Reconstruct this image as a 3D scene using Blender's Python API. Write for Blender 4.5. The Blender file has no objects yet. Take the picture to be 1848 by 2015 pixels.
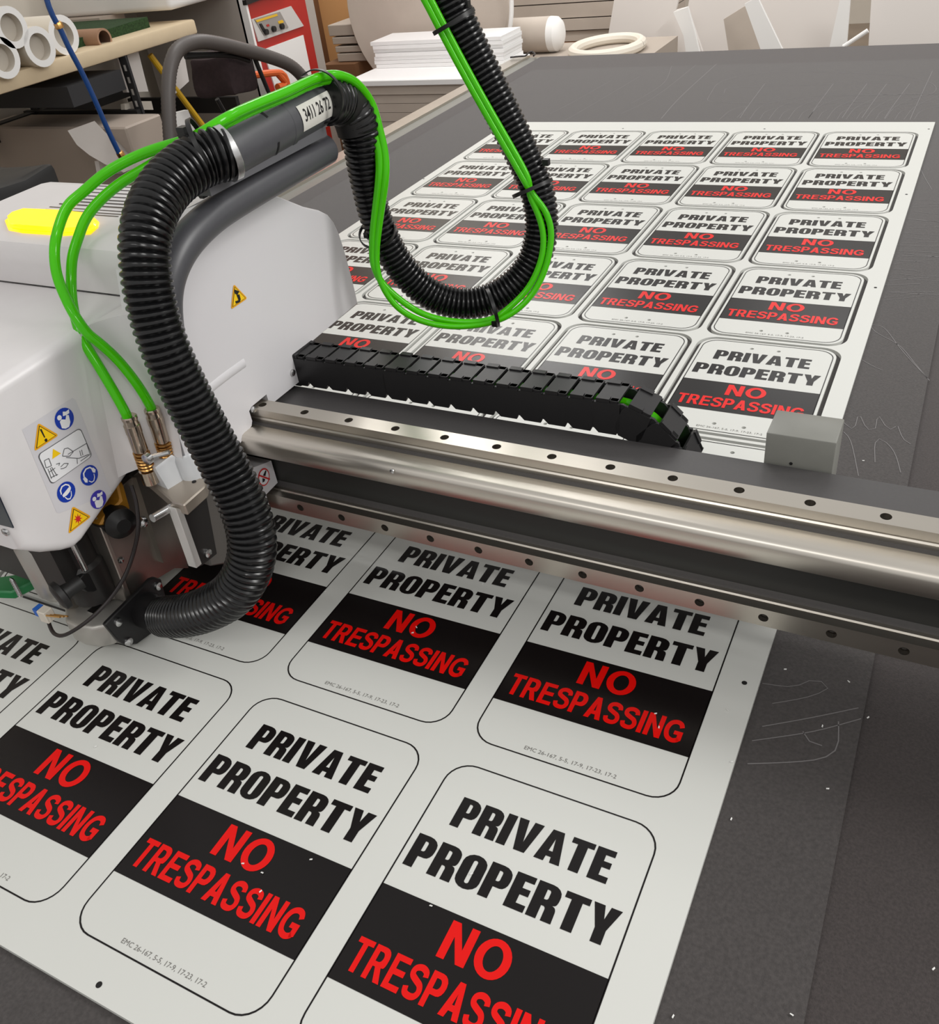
import bpy, bmesh, math, random
from mathutils import Vector, Matrix
from mathutils.geometry import tessellate_polygon
random.seed(7)
S = bpy.context.scene
COL = S.collection

# ------------------------------------------------------------------ camera (measured from the printed grid)
CAM = Vector((0.12377773, -2.44990747, 0.69512605))
CR = ((0.8874242879, 0.4462830583, -0.1153670884),
      (0.1857723298, -0.5753185384, -0.7965533382),
      (-0.4218610846, 0.6854487662, -0.5934586879))
FOCAL = 1741.906
cd = bpy.data.cameras.new('camera'); cam = bpy.data.objects.new('camera', cd); COL.objects.link(cam)
cam.matrix_world = Matrix(((CR[0][0], -CR[1][0], -CR[2][0], CAM.x), (CR[0][1], -CR[1][1], -CR[2][1], CAM.y),
                           (CR[0][2], -CR[1][2], -CR[2][2], CAM.z), (0, 0, 0, 1)))
cd.sensor_fit = 'HORIZONTAL'; cd.sensor_width = 36.0; cd.lens = 36.0 * FOCAL / 1848; cd.clip_start = .02
S.camera = cam

# ------------------------------------------------------------------ light
S.view_settings.view_transform = 'Standard'; S.view_settings.look = 'None'
S.view_settings.gamma = 1; S.view_settings.use_curve_mapping = False
S.view_settings.exposure = 0.0
wd = bpy.data.worlds.new('hall_daylight'); S.world = wd; wd.use_nodes = True
wn = wd.node_tree.nodes['Background']; wn.inputs[0].default_value = (1.0, .985, .968, 1); wn.inputs[1].default_value = .62

def ceiling_or_fill_lamp(x, y, z, sx, sy, power, col=(1, .985, .96), tilt=(0, 0, 0)):
    l = bpy.data.lights.new('ceiling_or_fill_lamp', 'AREA'); l.shape = 'RECTANGLE'; l.size = sx; l.size_y = sy
    l.energy = power; l.color = col
    o = bpy.data.objects.new('ceiling_or_fill_lamp', l); COL.objects.link(o); o.location = (x, y, z); o.rotation_euler = tilt
    return o
ceiling_or_fill_lamp(-.35, 3.5, 2.45, 1.3, 1.6, 14)
ceiling_or_fill_lamp(-.4, .9, 2.4, 1.6, .3, 25, tilt=(.95, 0, 0))  # added fill, tilted to brighten the background boards, not a real fixture
ceiling_or_fill_lamp(-1.5, .2, 2.4, 1.4, .3, 16, tilt=(.5, -.6, 0))  # added fill, tilted towards the left background
ceiling_or_fill_lamp(-1.9, .9, 2.45, 1.2, .35, 13)
ceiling_or_fill_lamp(1.5, .5, 2.45, 1.2, .35, 11)
ceiling_or_fill_lamp(-2.6, 3.2, 2.45, 1.2, .4, 36)
ceiling_or_fill_lamp(1.6, -3.6, 2.45, 1.2, .3, 26)
ceiling_or_fill_lamp(2.4, -1.0, 2.1, 1.6, .8, 52, tilt=(0, .75, 0))  # added fill from the right that lifts the side cover
ceiling_or_fill_lamp(-.6, -4.2, 2.45, 1.2, .3, 14)

# ------------------------------------------------------------------ measuring: a photo pixel becomes a point at a known depth
TH = -0.0112                      # the gantry is turned a little against the sheet
CT, ST = math.cos(TH), math.sin(TH)
def ray(px, py):
    a, b = (px - 924) / FOCAL, (py - 1007.5) / FOCAL
    return Vector([CR[0][k] * a + CR[1][k] * b + CR[2][k] for k in range(3)])
def P(px, py, ax, val):           # on the plane x, y or z = val (world)
    v = ray(px, py); k = 'xyz'.index(ax); return CAM + v * ((val - CAM[k]) / v[k])
def D(px, py, d):                 # at distance d from the camera
    return CAM + ray(px, py).normalized() * d
def G2W(p): return Vector((CT * p[0] - ST * p[1], ST * p[0] + CT * p[1], p[2]))     # gantry frame to world
def W2G(p): return Vector((CT * p[0] + ST * p[1], -ST * p[0] + CT * p[1], p[2]))
CAMG = W2G(CAM)
def Q(px, py, ax, val):           # on a plane of the gantry frame, in that frame
    v = W2G(ray(px, py)); k = 'xyz'.index(ax); return CAMG + v * ((val - CAMG[k]) / v[k])
GM = Matrix.Rotation(TH, 4, 'Z')

# ------------------------------------------------------------------ materials
def lin(c): return tuple((v / 255 / 12.92 if v / 255 <= .04045 else ((v / 255 + .055) / 1.055) ** 2.4) for v in c)
def mat(name, rgb, rough=.5, metal=0, noise=0, nscale=60, bump=0, bscale=200, **kw):
    m = bpy.data.materials.new(name); m.use_nodes = True; nt = m.node_tree; b = nt.nodes['Principled BSDF']
    c = lin(rgb); b.inputs['Base Color'].default_value = (*c, 1); b.inputs['Roughness'].default_value = rough; b.inputs['Metallic'].default_value = metal
    for k, v in kw.items(): b.inputs[k.replace('_', ' ')].default_value = v
    if noise or bump:
        tc = nt.nodes.new('ShaderNodeTexCoord')
    if noise:
        n = nt.nodes.new('ShaderNodeTexNoise'); n.inputs['Scale'].default_value = nscale; n.inputs['Detail'].default_value = 5
        nt.links.new(tc.outputs['Object'], n.inputs['Vector'])
        r = nt.nodes.new('ShaderNodeValToRGB'); r.color_ramp.elements[0].position = .3; r.color_ramp.elements[1].position = .7
        r.color_ramp.elements[0].color = (*[v * (1 - noise) for v in c], 1); r.color_ramp.elements[1].color = (*[min(1, v * (1 + noise)) for v in c], 1)
        nt.links.new(n.outputs[0], r.inputs[0]); nt.links.new(r.outputs[0], b.inputs['Base Color'])
    if bump:
        n2 = nt.nodes.new('ShaderNodeTexNoise'); n2.inputs['Scale'].default_value = bscale
        nt.links.new(tc.outputs['Object'], n2.inputs['Vector'])
        bp = nt.nodes.new('ShaderNodeBump'); bp.inputs['Strength'].default_value = bump; bp.inputs['Distance'].default_value = .001
        nt.links.new(n2.outputs[0], bp.inputs['Height']); nt.links.new(bp.outputs[0], b.inputs['Normal'])
    return m
def brushed(name, rgb, rough, axis_scale):
    m = mat(name, rgb, rough, 1); nt = m.node_tree; b = nt.nodes['Principled BSDF']
    tc = nt.nodes.new('ShaderNodeTexCoord'); mp = nt.nodes.new('ShaderNodeMapping'); mp.inputs['Scale'].default_value = axis_scale
    n = nt.nodes.new('ShaderNodeTexNoise'); n.inputs['Scale'].default_value = 1; n.inputs['Detail'].default_value = 6
    r = nt.nodes.new('ShaderNodeMapRange'); r.inputs['To Min'].default_value = rough * .88; r.inputs['To Max'].default_value = rough * 1.15
    nt.links.new(tc.outputs['Object'], mp.inputs[0]); nt.links.new(mp.outputs[0], n.inputs['Vector']); nt.links.new(n.outputs[0], r.inputs[0])
    nt.links.new(r.outputs[0], b.inputs['Roughness']); return m
M = dict(
    sheet=mat('white_sign_sheet', (211, 212, 207), .36, Specular_IOR_Level=.5),
    ink=mat('black_ink', (20, 16, 16), .26, Specular_IOR_Level=.28), red=mat('red_ink', (226, 10, 5), .28, Specular_IOR_Level=.28), grey_ink=mat('small_print_ink', (120, 118, 114), .4),
    hole=mat('dark_hole', (18, 17, 17), .8),
    belt=mat('dark_felt', (60, 54, 53), .9, noise=.25, nscale=420, bump=.5, bscale=900, Sheen_Weight=.27, Sheen_Roughness=.45),
    mark=mat('chalky_scratch', (116, 113, 113), .9, Sheen_Weight=.27, Sheen_Roughness=.45), mat=mat('worn_felt', (67, 63, 62), .9, noise=.22, nscale=300, bump=.5, bscale=900, Sheen_Weight=.27, Sheen_Roughness=.45), chips=mat('white_chips', (225, 225, 222), .6),
    frame=mat('table_frame', (205, 196, 182), .4, .0), strip=brushed('table_strip_metal', (215, 208, 198), .3, (3, 60, 60)),
    anod=mat('black_anodised', (72, 70, 70), .42, .0, noise=.05, nscale=300, Specular_IOR_Level=.6),
    steel=brushed('ground_steel', (214, 208, 198), .33, (2, 500, 500)), rail=brushed('rail_steel', (196, 190, 180), .3, (5, 200, 200)),
    bolt=mat('dark_bolt', (46, 42, 39), .5, .2), greybox=mat('grey_painted_metal', (128, 128, 122), .38, noise=.03),
    chain=mat('black_nylon', (26, 25, 26), .5), link=mat('black_nylon_lid', (30, 29, 30), .42),
    white=mat('white_housing', (222, 219, 219), .33, noise=.01), white2=mat('white_panel', (214, 212, 214), .36),
    lamp=mat('amber_lamp', (255, 205, 0), .15), screw=mat('screw_zinc', (205, 205, 205), .25, 1), seam=mat('seam_shadow', (95, 90, 88), .7),
    pipe=mat('charcoal_pipe', (76, 76, 80), .36, noise=.03, nscale=200), channel=mat('grey_channel', (96, 96, 100), .4), tape=mat('masking_tape', (212, 210, 202), .7, noise=.03), black=mat('black_plastic', (24, 23, 24), .42),
    hose=mat('black_hose', (13, 13, 14), .24), rubber=mat('black_rubber', (20, 19, 19), .5), tie=mat('black_tie', (14, 14, 14), .4),
    green=mat('green_tubing', (84, 216, 14), .12, Transmission_Weight=.3, IOR=1.35), 
    brass=mat('nickel_brass', (190, 176, 160), .2, 1), gold=mat('copper_spring', (196, 150, 90), .3, 1),
    alu=mat('brushed_aluminium', (178, 172, 164), .33, .9, noise=.08, nscale=40), alu2=mat('cast_aluminium', (182, 179, 173), .4, .6), edge=mat('bright_aluminium_edge', (214, 212, 208), .4, .3),
    shade=mat('recess_shade_black', (36, 36, 34), .5), block=mat('beige_metal', (178, 168, 156), .35, .6), cover_shade=mat('shaded_cover', (92, 88, 84), .45), darkmetal=mat('dark_housing', (44, 42, 41), .4, .3), ochre=mat('ochre_motor_bracket', (186, 130, 40), .4, .2), cap=mat('milky_cap', (232, 234, 236), .3, Transmission_Weight=.3),  # recess strip and lower cover hold their shade in the colour
    greenp=mat('green_brush_guard', (16, 118, 62), .4), blue=mat('blue_plug', (40, 100, 190), .4), plugw=mat('cream_plug', (215, 208, 195), .4), wire=mat('black_wire', (30, 22, 22), .4),
    lens=mat('dark_blue_screen', (22, 34, 48), .15), sky=mat('sign_blue', (20, 58, 168), .4), violet=mat('sign_violet', (66, 58, 170), .4), yellow=mat('sign_yellow', (250, 205, 15), .4), amberline=mat('sign_amber', (238, 170, 20), .4),
    paper=mat('label_white', (236, 236, 238), .4), film=mat('label_film', (212, 210, 214), .3), line=mat('label_line', (90, 90, 92), .5), signred=mat('sign_red', (205, 40, 42), .4),
    tan=mat('tan_laminate', (212, 192, 160), .5, noise=.03, nscale=20), slot=mat('slotted_steel', (62, 62, 64), .5, .4), darksteel=mat('dark_rack_steel', (30, 29, 29), .6), shadowgap=mat('slot_hole', (190, 186, 180), .6),
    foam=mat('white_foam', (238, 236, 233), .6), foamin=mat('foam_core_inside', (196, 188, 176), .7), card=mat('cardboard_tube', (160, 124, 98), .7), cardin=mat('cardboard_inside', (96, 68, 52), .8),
    turf=mat('green_turf', (34, 60, 26), .95, noise=.5, nscale=150, bump=1, bscale=300), grey=mat('grey_cabinet_side', (176, 168, 160), .5), crimson=mat('red_enamel', (176, 38, 30), .35),
    panel=mat('control_plate', (204, 200, 196), .4), panelin=mat('control_inset', (150, 144, 138), .5), knob=mat('black_knob', (24, 22, 22), .4),
    orange=mat('kraft_board', (222, 168, 112), .75), brown=mat('kraft_edge', (120, 82, 52), .8), stone=mat('beige_board', (190, 178, 166), .7, noise=.03, nscale=12), stone2=mat('beige_board_edge', (172, 160, 148), .8),
    reams=mat('white_boards', (240, 239, 238), .55), off=mat('off_white_board', (228, 222, 217), .55), ivory=mat('ivory_ring', (226, 218, 204), .5),
    bag=mat('maroon_fabric', (48, 34, 36), .9, noise=.2, nscale=60, bump=.6, bscale=300), vac=mat('grey_hose', (84, 78, 75), .45), bluehose=mat('blue_air_hose', (22, 66, 128), .3), 
    orangep=mat('orange_plastic', (216, 96, 40), .45), yellowp=mat('yellow_paint', (226, 180, 40), .4), curl=mat('curled_sheet', (205, 198, 192), .5), boxy=mat('grey_beige_box', (176, 162, 150), .7), deepgreen=mat('dark_green_cloth', (30, 62, 40), .8),
    wall=mat('painted_wall', (206, 198, 186), .7, noise=.02, nscale=4), floor=mat('concrete_floor', (148, 132, 116), .55, noise=.12, nscale=3),
)
bl = M['lamp'].node_tree.nodes['Principled BSDF']; bl.inputs['Emission Color'].default_value = (1, .56, 0, 1); bl.inputs['Emission Strength'].default_value = 1.15

# ------------------------------------------------------------------ mesh helpers
def add_prism(bm, pts, depth, mi=0):
    """polygon pts (3D, planar) extruded by the vector depth"""
    a = [bm.verts.new(p) for p in pts]; b = [bm.verts.new(Vector(p) + Vector(depth)) for p in pts]; n = len(a)
    fs = [bm.faces.new(a), bm.faces.new(b[::-1])] + [bm.faces.new((a[i], b[i], b[(i + 1) % n], a[(i + 1) % n])) for i in range(n)]
    for f in fs: f.material_index = mi
    return a + b
def add_box(bm, lo, hi, mi=0, mtx=None):
    vs = [Vector((x, y, z)) for x in (lo[0], hi[0]) for y in (lo[1], hi[1]) for z in (lo[2], hi[2])]
    if mtx: vs = [mtx @ v for v in vs]
    v = [bm.verts.new(p) for p in vs]
    for f in ((0, 1, 3, 2), (4, 6, 7, 5), (0, 4, 5, 1), (2, 3, 7, 6), (0, 2, 6, 4), (1, 5, 7, 3)):
        bm.faces.new([v[i] for i in f]).material_index = mi
    return v
def frame_of(t, up=Vector((0, 0, 1))):
    t = t.normalized(); s = t.cross(up)
    if s.length < 1e-4: s = t.cross(Vector((0, 1, 0)))
    s.normalize(); return s, s.cross(t)
def add_tube(bm, pts, rad, n=14, caps=True, mi=0, squash=1.0):
    pts = [Vector(p) for p in pts]; N = len(pts); rings = []; s = None
    for i, p in enumerate(pts):
        t = (pts[min(i + 1, N - 1)] - pts[max(i - 1, 0)]).normalized()
        if s is None: s, u = frame_of(t)
        else:
            s = s - t * s.dot(t); s.normalize(); u = s.cross(t)
        r = rad(i) if callable(rad) else rad
        rings.append([bm.verts.new(p + (s * math.cos(a) + u * math.sin(a) * squash) * r) for a in (2 * math.pi * k / n for k in range(n))])
    for A, B in zip(rings, rings[1:]):
        for k in range(n):
            bm.faces.new((A[k], A[(k + 1) % n], B[(k + 1) % n], B[k])).material_index = mi
    if caps:
        bm.faces.new(rings[0][::-1]).material_index = mi; bm.faces.new(rings[-1]).material_index = mi
    return rings
def add_lathe(bm, base, axis, prof, n=24, mi=0):
    """prof: (height along axis, radius) pairs"""
    base = Vector(base); axis = Vector(axis).normalized(); s, u = frame_of(axis)
    rings = [[bm.verts.new(base + axis * h + (s * math.cos(2 * math.pi * k / n) + u * math.sin(2 * math.pi * k / n)) * r) for k in range(n)] for h, r in prof]
    for A, B in zip(rings, rings[1:]):
        for k in range(n): bm.faces.new((A[k], A[(k + 1) % n], B[(k + 1) % n], B[k])).material_index = mi
    bm.faces.new(rings[0][::-1]).material_index = mi; bm.faces.new(rings[-1]).material_index = mi
def add_disc_prism(bm, outer, holes, z0, z1, mi=0):
    """flat plate in xy with holes between z0 and z1"""
    loops = [outer] + holes
    flat = [Vector((p[0], p[1], 0)) for l in loops for p in l]
    tris = tessellate_polygon([[Vector((p[0], p[1], 0)) for p in l] for l in loops])
    top = [bm.verts.new((p.x, p.y, z1)) for p in flat]
    for t in tris:
        try: bm.faces.new([top[i] for i in t]).material_index = mi
        except ValueError: pass
    if z0 < z1:
        bot = [bm.verts.new((p.x, p.y, z0)) for p in flat]; k = 0
        for l in loops:
            n = len(l)
            for i in range(n):
                a, b = k + i, k + (i + 1) % n
                bm.faces.new((top[a], bot[a], bot[b], top[b])).material_index = mi
            k += n
def rpoly(pts, seg=6):
    """(x, y, r) corners to a rounded outline"""
    out = []; n = len(pts)
    for i, c in enumerate(pts):
        r = c[2] if len(c) > 2 else 0; p = Vector(c[:2])
        if r == 0: out.append((p.x, p.y)); continue
        a = Vector(pts[i - 1][:2]) - p; b = Vector(pts[(i + 1) % n][:2]) - p
        ra, rb = min(r, a.length * .5), min(r, b.length * .5)
        A, B = p + a.normalized() * ra, p + b.normalized() * rb
        for k in range(seg + 1):
            t = k / seg; w = .30
            C1, C2 = A.lerp(p, .55), B.lerp(p, .55)
            q = A * (1 - t) ** 3 + C1 * 3 * t * (1 - t) ** 2 + C2 * 3 * t * t * (1 - t) + B * t ** 3
            out.append((q.x, q.y))
    return out
def rrect(x0, y0, x1, y1, r, seg=7): return rpoly([(x0, y0, r), (x1, y0, r), (x1, y1, r), (x0, y1, r)], seg)
def circle(x, y, r, n=20, sy=1): return [(x + r * math.cos(2 * math.pi * k / n), y + r * sy * math.sin(2 * math.pi * k / n)) for k in range(n)]
def smooth_path(pts, step, passes=6):
    pts = [Vector(p) for p in pts]; P_ = [pts[0] * 2 - pts[1]] + pts + [pts[-1] * 2 - pts[-2]]; dense = []
    for i in range(1, len(P_) - 2):
        a, b, c, d = P_[i - 1:i + 3]
        for k in range(12):
            t = k / 12
            dense.append(.5 * ((2 * b) + (c - a) * t + (2 * a - 5 * b + 4 * c - d) * t * t + (3 * b - a - 3 * c + d) * t ** 3))
    dense.append(pts[-1])
    for _ in range(passes): dense = [dense[0]] + [(dense[i - 1] + dense[i] * 2 + dense[i + 1]) / 4 for i in range(1, len(dense) - 1)] + [dense[-1]]
    out = [dense[0].copy()]; acc = 0
    for a, b in zip(dense, dense[1:]):
        L = (b - a).length; pos = step - acc
        while pos <= L:
            out.append(a.lerp(b, pos / L)); pos += step
        acc = (acc + L) % step
    return out
def bevel(bm, w, seg=2, ang=.5):
    bmesh.ops.remove_doubles(bm, verts=bm.verts, dist=1e-6)
    es = [e for e in bm.edges if len(e.link_faces) == 2 and e.calc_face_angle(0) > ang]
    bmesh.ops.bevel(bm, geom=es, offset=w, segments=seg, affect='EDGES', profile=.5, clamp_overlap=True)

def make_mesh(name, bm, mats, sharp=.6, fix=True):
    if fix: bmesh.ops.recalc_face_normals(bm, faces=bm.faces)
    me = bpy.data.meshes.new(name); bm.to_mesh(me); bm.free()
    for m in (mats if isinstance(mats, (list, tuple)) else [mats]): me.materials.append(m)
    me.polygons.foreach_set('use_smooth', [True] * len(me.polygons)); me.set_sharp_from_angle(angle=sharp)
    return me
def thing(name, label, cat, loc=(0, 0, 0), group=None):
    o = bpy.data.objects.new(name, None); COL.objects.link(o); o.location = loc; o.empty_display_size = .05
    o['label'] = label; o['category'] = cat
    if group: o['group'] = group
    return o
def part(name, bm, mats, parent, label=None, sharp=.6, world=True, gantry=False, fix=True):
    """a mesh under its thing; vertices are given in world coordinates unless world is False"""
    if gantry: bmesh.ops.transform(bm, matrix=GM, verts=bm.verts)
    o = bpy.data.objects.new(name, make_mesh(name, bm, mats, sharp, fix)); COL.objects.link(o); o.parent = parent
    if world and parent.parent is None: o.matrix_parent_inverse = Matrix.Translation(-Vector(parent.location))
    if label: o['label'] = label
    return o
def solid(name, bm, mats, label, cat, group=None, sharp=.6, gantry=False, kind=None):
    """a thing that is one mesh"""
    if gantry: bmesh.ops.transform(bm, matrix=GM, verts=bm.verts)
    xs = [v.co for v in bm.verts]; b = Vector(((min(v.x for v in xs) + max(v.x for v in xs)) / 2, (min(v.y for v in xs) + max(v.y for v in xs)) / 2, min(v.z for v in xs)))
    bmesh.ops.translate(bm, vec=-b, verts=bm.verts)
    o = bpy.data.objects.new(name, make_mesh(name, bm, mats, sharp)); COL.objects.link(o); o.location = b
    if label: o['label'] = label; o['category'] = cat
    if group: o['group'] = group
    if kind: o['kind'] = kind
    return o
B = bmesh.new
def text_into(bm, s, size, mtx, bold=0, shear=0, spacing=1, mi=0):
    c = bpy.data.curves.new('lettering', 'FONT'); c.body = s; c.size = size; c.offset = bold; c.shear = shear; c.space_character = spacing; c.resolution_u = 2
    o = bpy.data.objects.new('lettering', c); COL.objects.link(o); dg = bpy.context.evaluated_depsgraph_get()
    me = bpy.data.meshes.new_from_object(o.evaluated_get(dg)); n0 = len(bm.verts); f0 = len(bm.faces); bm.from_mesh(me)
    bm.verts.ensure_lookup_table(); bm.faces.ensure_lookup_table()
    vs = bm.verts[n0:]
    if mtx is not None: bmesh.ops.transform(bm, matrix=mtx, verts=vs)
    for f in bm.faces[f0:]: f.material_index = mi
    bpy.data.objects.remove(o); bpy.data.curves.remove(c); bpy.data.meshes.remove(me); return vs

# ------------------------------------------------------------------ lettering drawn as outlines (unit height)
R2 = [(0, 0), (0, 1)]
def stroke(pts, w):
    pts = [Vector((*p, 0)) for p in pts]; d = smooth_path(pts, .04); L, Rr = [], []
    for i, p in enumerate(d):
        t = (d[min(i + 1, len(d) - 1)] - d[max(i - 1, 0)]).normalized(); n = Vector((-t.y, t.x, 0))
        L.append((p + n * w / 2)[:2]); Rr.append((p - n * w / 2)[:2])
    return L + Rr[::-1]
HEAVY = {
    'P': (.54, [([(0, 0), (0, 1), (.54, 1, .26), (.54, .36, .26), (.23, .36), (.23, 0)], [[(.23, .83), (.32, .83, .06), (.32, .53, .06), (.23, .53)]])]),
    'R': (.56, [([(0, 0), (0, 1), (.55, 1, .24), (.55, .50, .16), (.45, .46), (.55, .42, .12), (.56, 0), (.33, 0), (.33, .38, .08), (.23, .38), (.23, 0)], [[(.23, .83), (.32, .83, .06), (.32, .56, .06), (.23, .56)]])]),
    'I': (.23, [([(0, 0), (0, 1), (.23, 1), (.23, 0)], [])]),
    'V': (.62, [([(0, 1), (.235, 1), (.315, .30), (.385, 1), (.62, 1), (.44, 0), (.17, 0)], [])]),
    'A': (.62, [([(.17, 1), (.45, 1), (.62, 0), (.385, 0), (.372, .17), (.248, .17), (.235, 0), (0, 0)], [[(.262, .34), (.358, .34), (.31, .74)]])]),
    'T': (.54, [([(0, 1), (.54, 1), (.54, .82), (.39, .82), (.39, 0), (.15, 0), (.15, .82), (0, .82)], [])]),
    'E': (.45, [([(0, 0), (0, 1), (.44, 1), (.44, .81), (.23, .81), (.23, .62), (.42, .62), (.42, .43), (.23, .43), (.23, .19), (.45, .19), (.45, 0)], [])]),
    'O': (.56, [([(0, 0, .27), (0, 1, .27), (.56, 1, .27), (.56, 0, .27)], [[(.23, .16, .05), (.33, .16, .05), (.33, .84, .05), (.23, .84, .05)]])]),
    'Y': (.60, [([(0, 1), (.235, 1), (.305, .64), (.365, 1), (.60, 1), (.415, .38), (.415, 0), (.185, 0), (.185, .38)], [])]),
}
SPINE = [(.57, .70), (.53, .84), (.33, .91), (.13, .83), (.12, .65), (.32, .54), (.51, .45), (.58, .28), (.50, .13), (.33, .09), (.14, .14), (.08, .31)]
GSPINE = [(.66, .70), (.58, .85), (.40, .905), (.20, .82), (.10, .62), (.10, .38), (.20, .18), (.40, .095), (.56, .13), (.665, .21)]
GROT = {
    'N': (.70, [([(0, 0), (0, 1), (.21, 1), (.50, .38), (.50, 1), (.70, 1), (.70, 0), (.49, 0), (.20, .62), (.20, 0)], [])]),
    'O': (.80, [('ellipse', .40, .5, .42, .515, .215, .33)]),
    'T': (.62, [([(0, 1), (.62, 1), (.62, .83), (.41, .83), (.41, 0), (.21, 0), (.21, .83), (0, .83)], [])]),
    'R': (.70, [([(0, 0), (0, 1), (.64, 1, .26), (.64, .44, .2), (.50, .42), (.70, 0), (.47, 0), (.29, .40), (.20, .40), (.20, 0)], [[(.20, .84), (.43, .84, .14), (.43, .55, .14), (.20, .55)]])]),
    'E': (.62, [([(0, 0), (0, 1), (.61, 1), (.61, .83), (.20, .83), (.20, .60), (.58, .60), (.58, .43), (.20, .43), (.20, .17), (.62, .17), (.62, 0)], [])]),
    'S': (.66, [('stroke', SPINE, .185)]),
    'P': (.64, [([(0, 0), (0, 1), (.64, 1, .30), (.64, .37, .30), (.20, .37), (.20, 0)], [[(.20, .83), (.43, .83, .15), (.43, .54, .15), (.20, .54)]])]),
    'A': (.72, [([(.255, 1), (.465, 1), (.72, 0), (.50, 0), (.445, .20), (.275, .20), (.22, 0), (0, 0)], [[(.318, .37), (.402, .37), (.36, .68)]])]),
    'I': (.20, [([(0, 0), (0, 1), (.20, 1), (.20, 0)], [])]),
    'G': (.76, [('stroke', GSPINE, .19), ([(.40, .36), (.40, .53), (.755, .53), (.755, .16), (.60, .08), (.56, .18), (.56, .36)], [])]),
}
def word(bm, s, font, x0, x1, y0, y1, z, gap, mi):
    tot = sum(font[c][0] for c in s) + gap * (len(s) - 1); k = (x1 - x0) / tot; h = y1 - y0; x = 0
    for c in s:
        for piece in font[c][1]:
            if piece[0] == 'ellipse':
                _, cx, cy, rx, ry, ix, iy = piece
                o = circle(cx, cy, 1, 28); o = [(cx + (p[0] - cx) * rx, cy + (p[1] - cy) * ry) for p in o]
                i = circle(cx, cy, 1, 28); hs = [[(cx + (p[0] - cx) * ix, cy + (p[1] - cy) * iy) for p in i]]
            elif piece[0] == 'stroke': o = stroke(piece[1], piece[2]); hs = []
            else: o = rpoly(piece[0], 4); hs = [rpoly(q, 4) for q in piece[1]]
            f = lambda l: [(x0 + (x + p[0]) * k, y0 + p[1] * h) for p in l]
            add_disc_prism(bm, f(o), [f(q) for q in hs], z, z, mi)
        x += font[c][0] + gap

# ------------------------------------------------------------------ setting: floor
FL = -.9
bm = B(); add_box(bm, (-7, -5, FL - .05), (6, 9, FL)); fo = solid('floor', bm, M['floor'], None, None, kind='structure')
bm = B(); add_box(bm, (-3.40, -4, FL), (-3.30, 7, 2.5)); solid('wall_left', bm, M['wall'], None, None, kind='structure')
bm = B(); add_box(bm, (-3.30, 6.9, FL), (5, 7, 2.5)); solid('wall_back', bm, M['wall'], None, None, kind='structure')

# ------------------------------------------------------------------ cutting table
SH = -.006                                        # underside of the printed sheet = top of the felt mat
t = thing('cutting_table', 'long flatbed cutting table covered in dark grey felt under the signs', 'table', (0, -.6, FL))
bm = B(); add_box(bm, (-1.505, -3.2, -.10), (1.2, 1.265, SH - .004)); part('felt_belt', bm, M['belt'], t)
bm = B(); add_disc_prism(bm, rrect(-1.43, -3.15, .137, 1.006, .004), [], SH - .004, SH); part('cutting_mat', bm, M['mat'], t, 'lighter worn felt underlay with knife scratches')
bm = B(); add_box(bm, (-1.50, -3.2, -.16), (-1.555, 1.265, -.012)); part('side_rail', bm, M['greybox'], t)
bm = B(); add_box(bm, (-1.555, -3.2, -.16), (-1.612, 1.27, -.004)); part('edge_strip', bm, M['strip'], t, 'bright bare metal strip along the left table edge')
bm = B(); add_box(bm, (-1.5, -3.1, FL), (1.15, 1.2, -.10)); part('table_base', bm, M['greybox'], t)
def mark(bm, pts, w=.0012, z=SH + .0004):
    d = smooth_path([Vector((p[0], p[1], z)) for p in pts], .012)
    if len(d) < 2: return
    L, Rr = [], []
    for i, p in enumerate(d):
        tt = (d[min(i + 1, len(d) - 1)] - d[max(i - 1, 0)]); tt = tt.normalized() if tt.length else Vector((1, 0, 0)); n = Vector((-tt.y, tt.x, 0))
        L.append(bm.verts.new(p + n * w / 2)); Rr.append(bm.verts.new(p - n * w / 2))
    for i in range(len(d) - 1): bm.faces.new((L[i], L[i + 1], Rr[i + 1], Rr[i]))
def mk(bm, px, w=.0011): mark(bm, [P(x, y, 'z', SH)[:2] for x, y in px], w)
bm = B()
mk(bm, [(1715, 640), (1740, 645), (1775, 690), (1832, 752)]); mk(bm, [(1712, 640), (1725, 655), (1770, 680), (1800, 715), (1830, 750)]); mk(bm, [(1692, 706), (1720, 722), (1740, 730)])
mk(bm, [(1656, 828), (1680, 845), (1690, 815), (1705, 843), (1722, 845), (1728, 818), (1745, 842), (1760, 845), (1765, 835), (1778, 865), (1800, 878)])
mk(bm, [(1660, 850), (1675, 870), (1690, 940)]); mk(bm, [(1722, 910), (1722, 872), (1735, 865), (1760, 890), (1775, 940)])
mk(bm, [(1395, 190), (1420, 160), (1500, 143), (1640, 142), (1780, 150), (1835, 165), (1838, 182), (1790, 196)]); mk(bm, [(1395, 190), (1400, 200), (1500, 203), (1620, 205), (1700, 200)])
mk(bm, [(1425, 183), (1440, 172), (1560, 168), (1660, 164), (1780, 163)]); mk(bm, [(1415, 236), (1440, 216), (1470, 210), (1450, 232)])
for k in range(9):
    x = 1475 + k * 38; mk(bm, [(x, 235), (x + 25, 208), (x + 90, 192 - k), (x + 190, 186)], .0011); mk(bm, [(x + 20, 235), (x + 42, 215), (x + 140, 200)], .001)
for x0 in (1505, 1640, 1706, 1745, 1790): mk(bm, [(x0, 165), (x0 - 30, 205), (x0 - 50, 234)], .0016)
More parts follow.
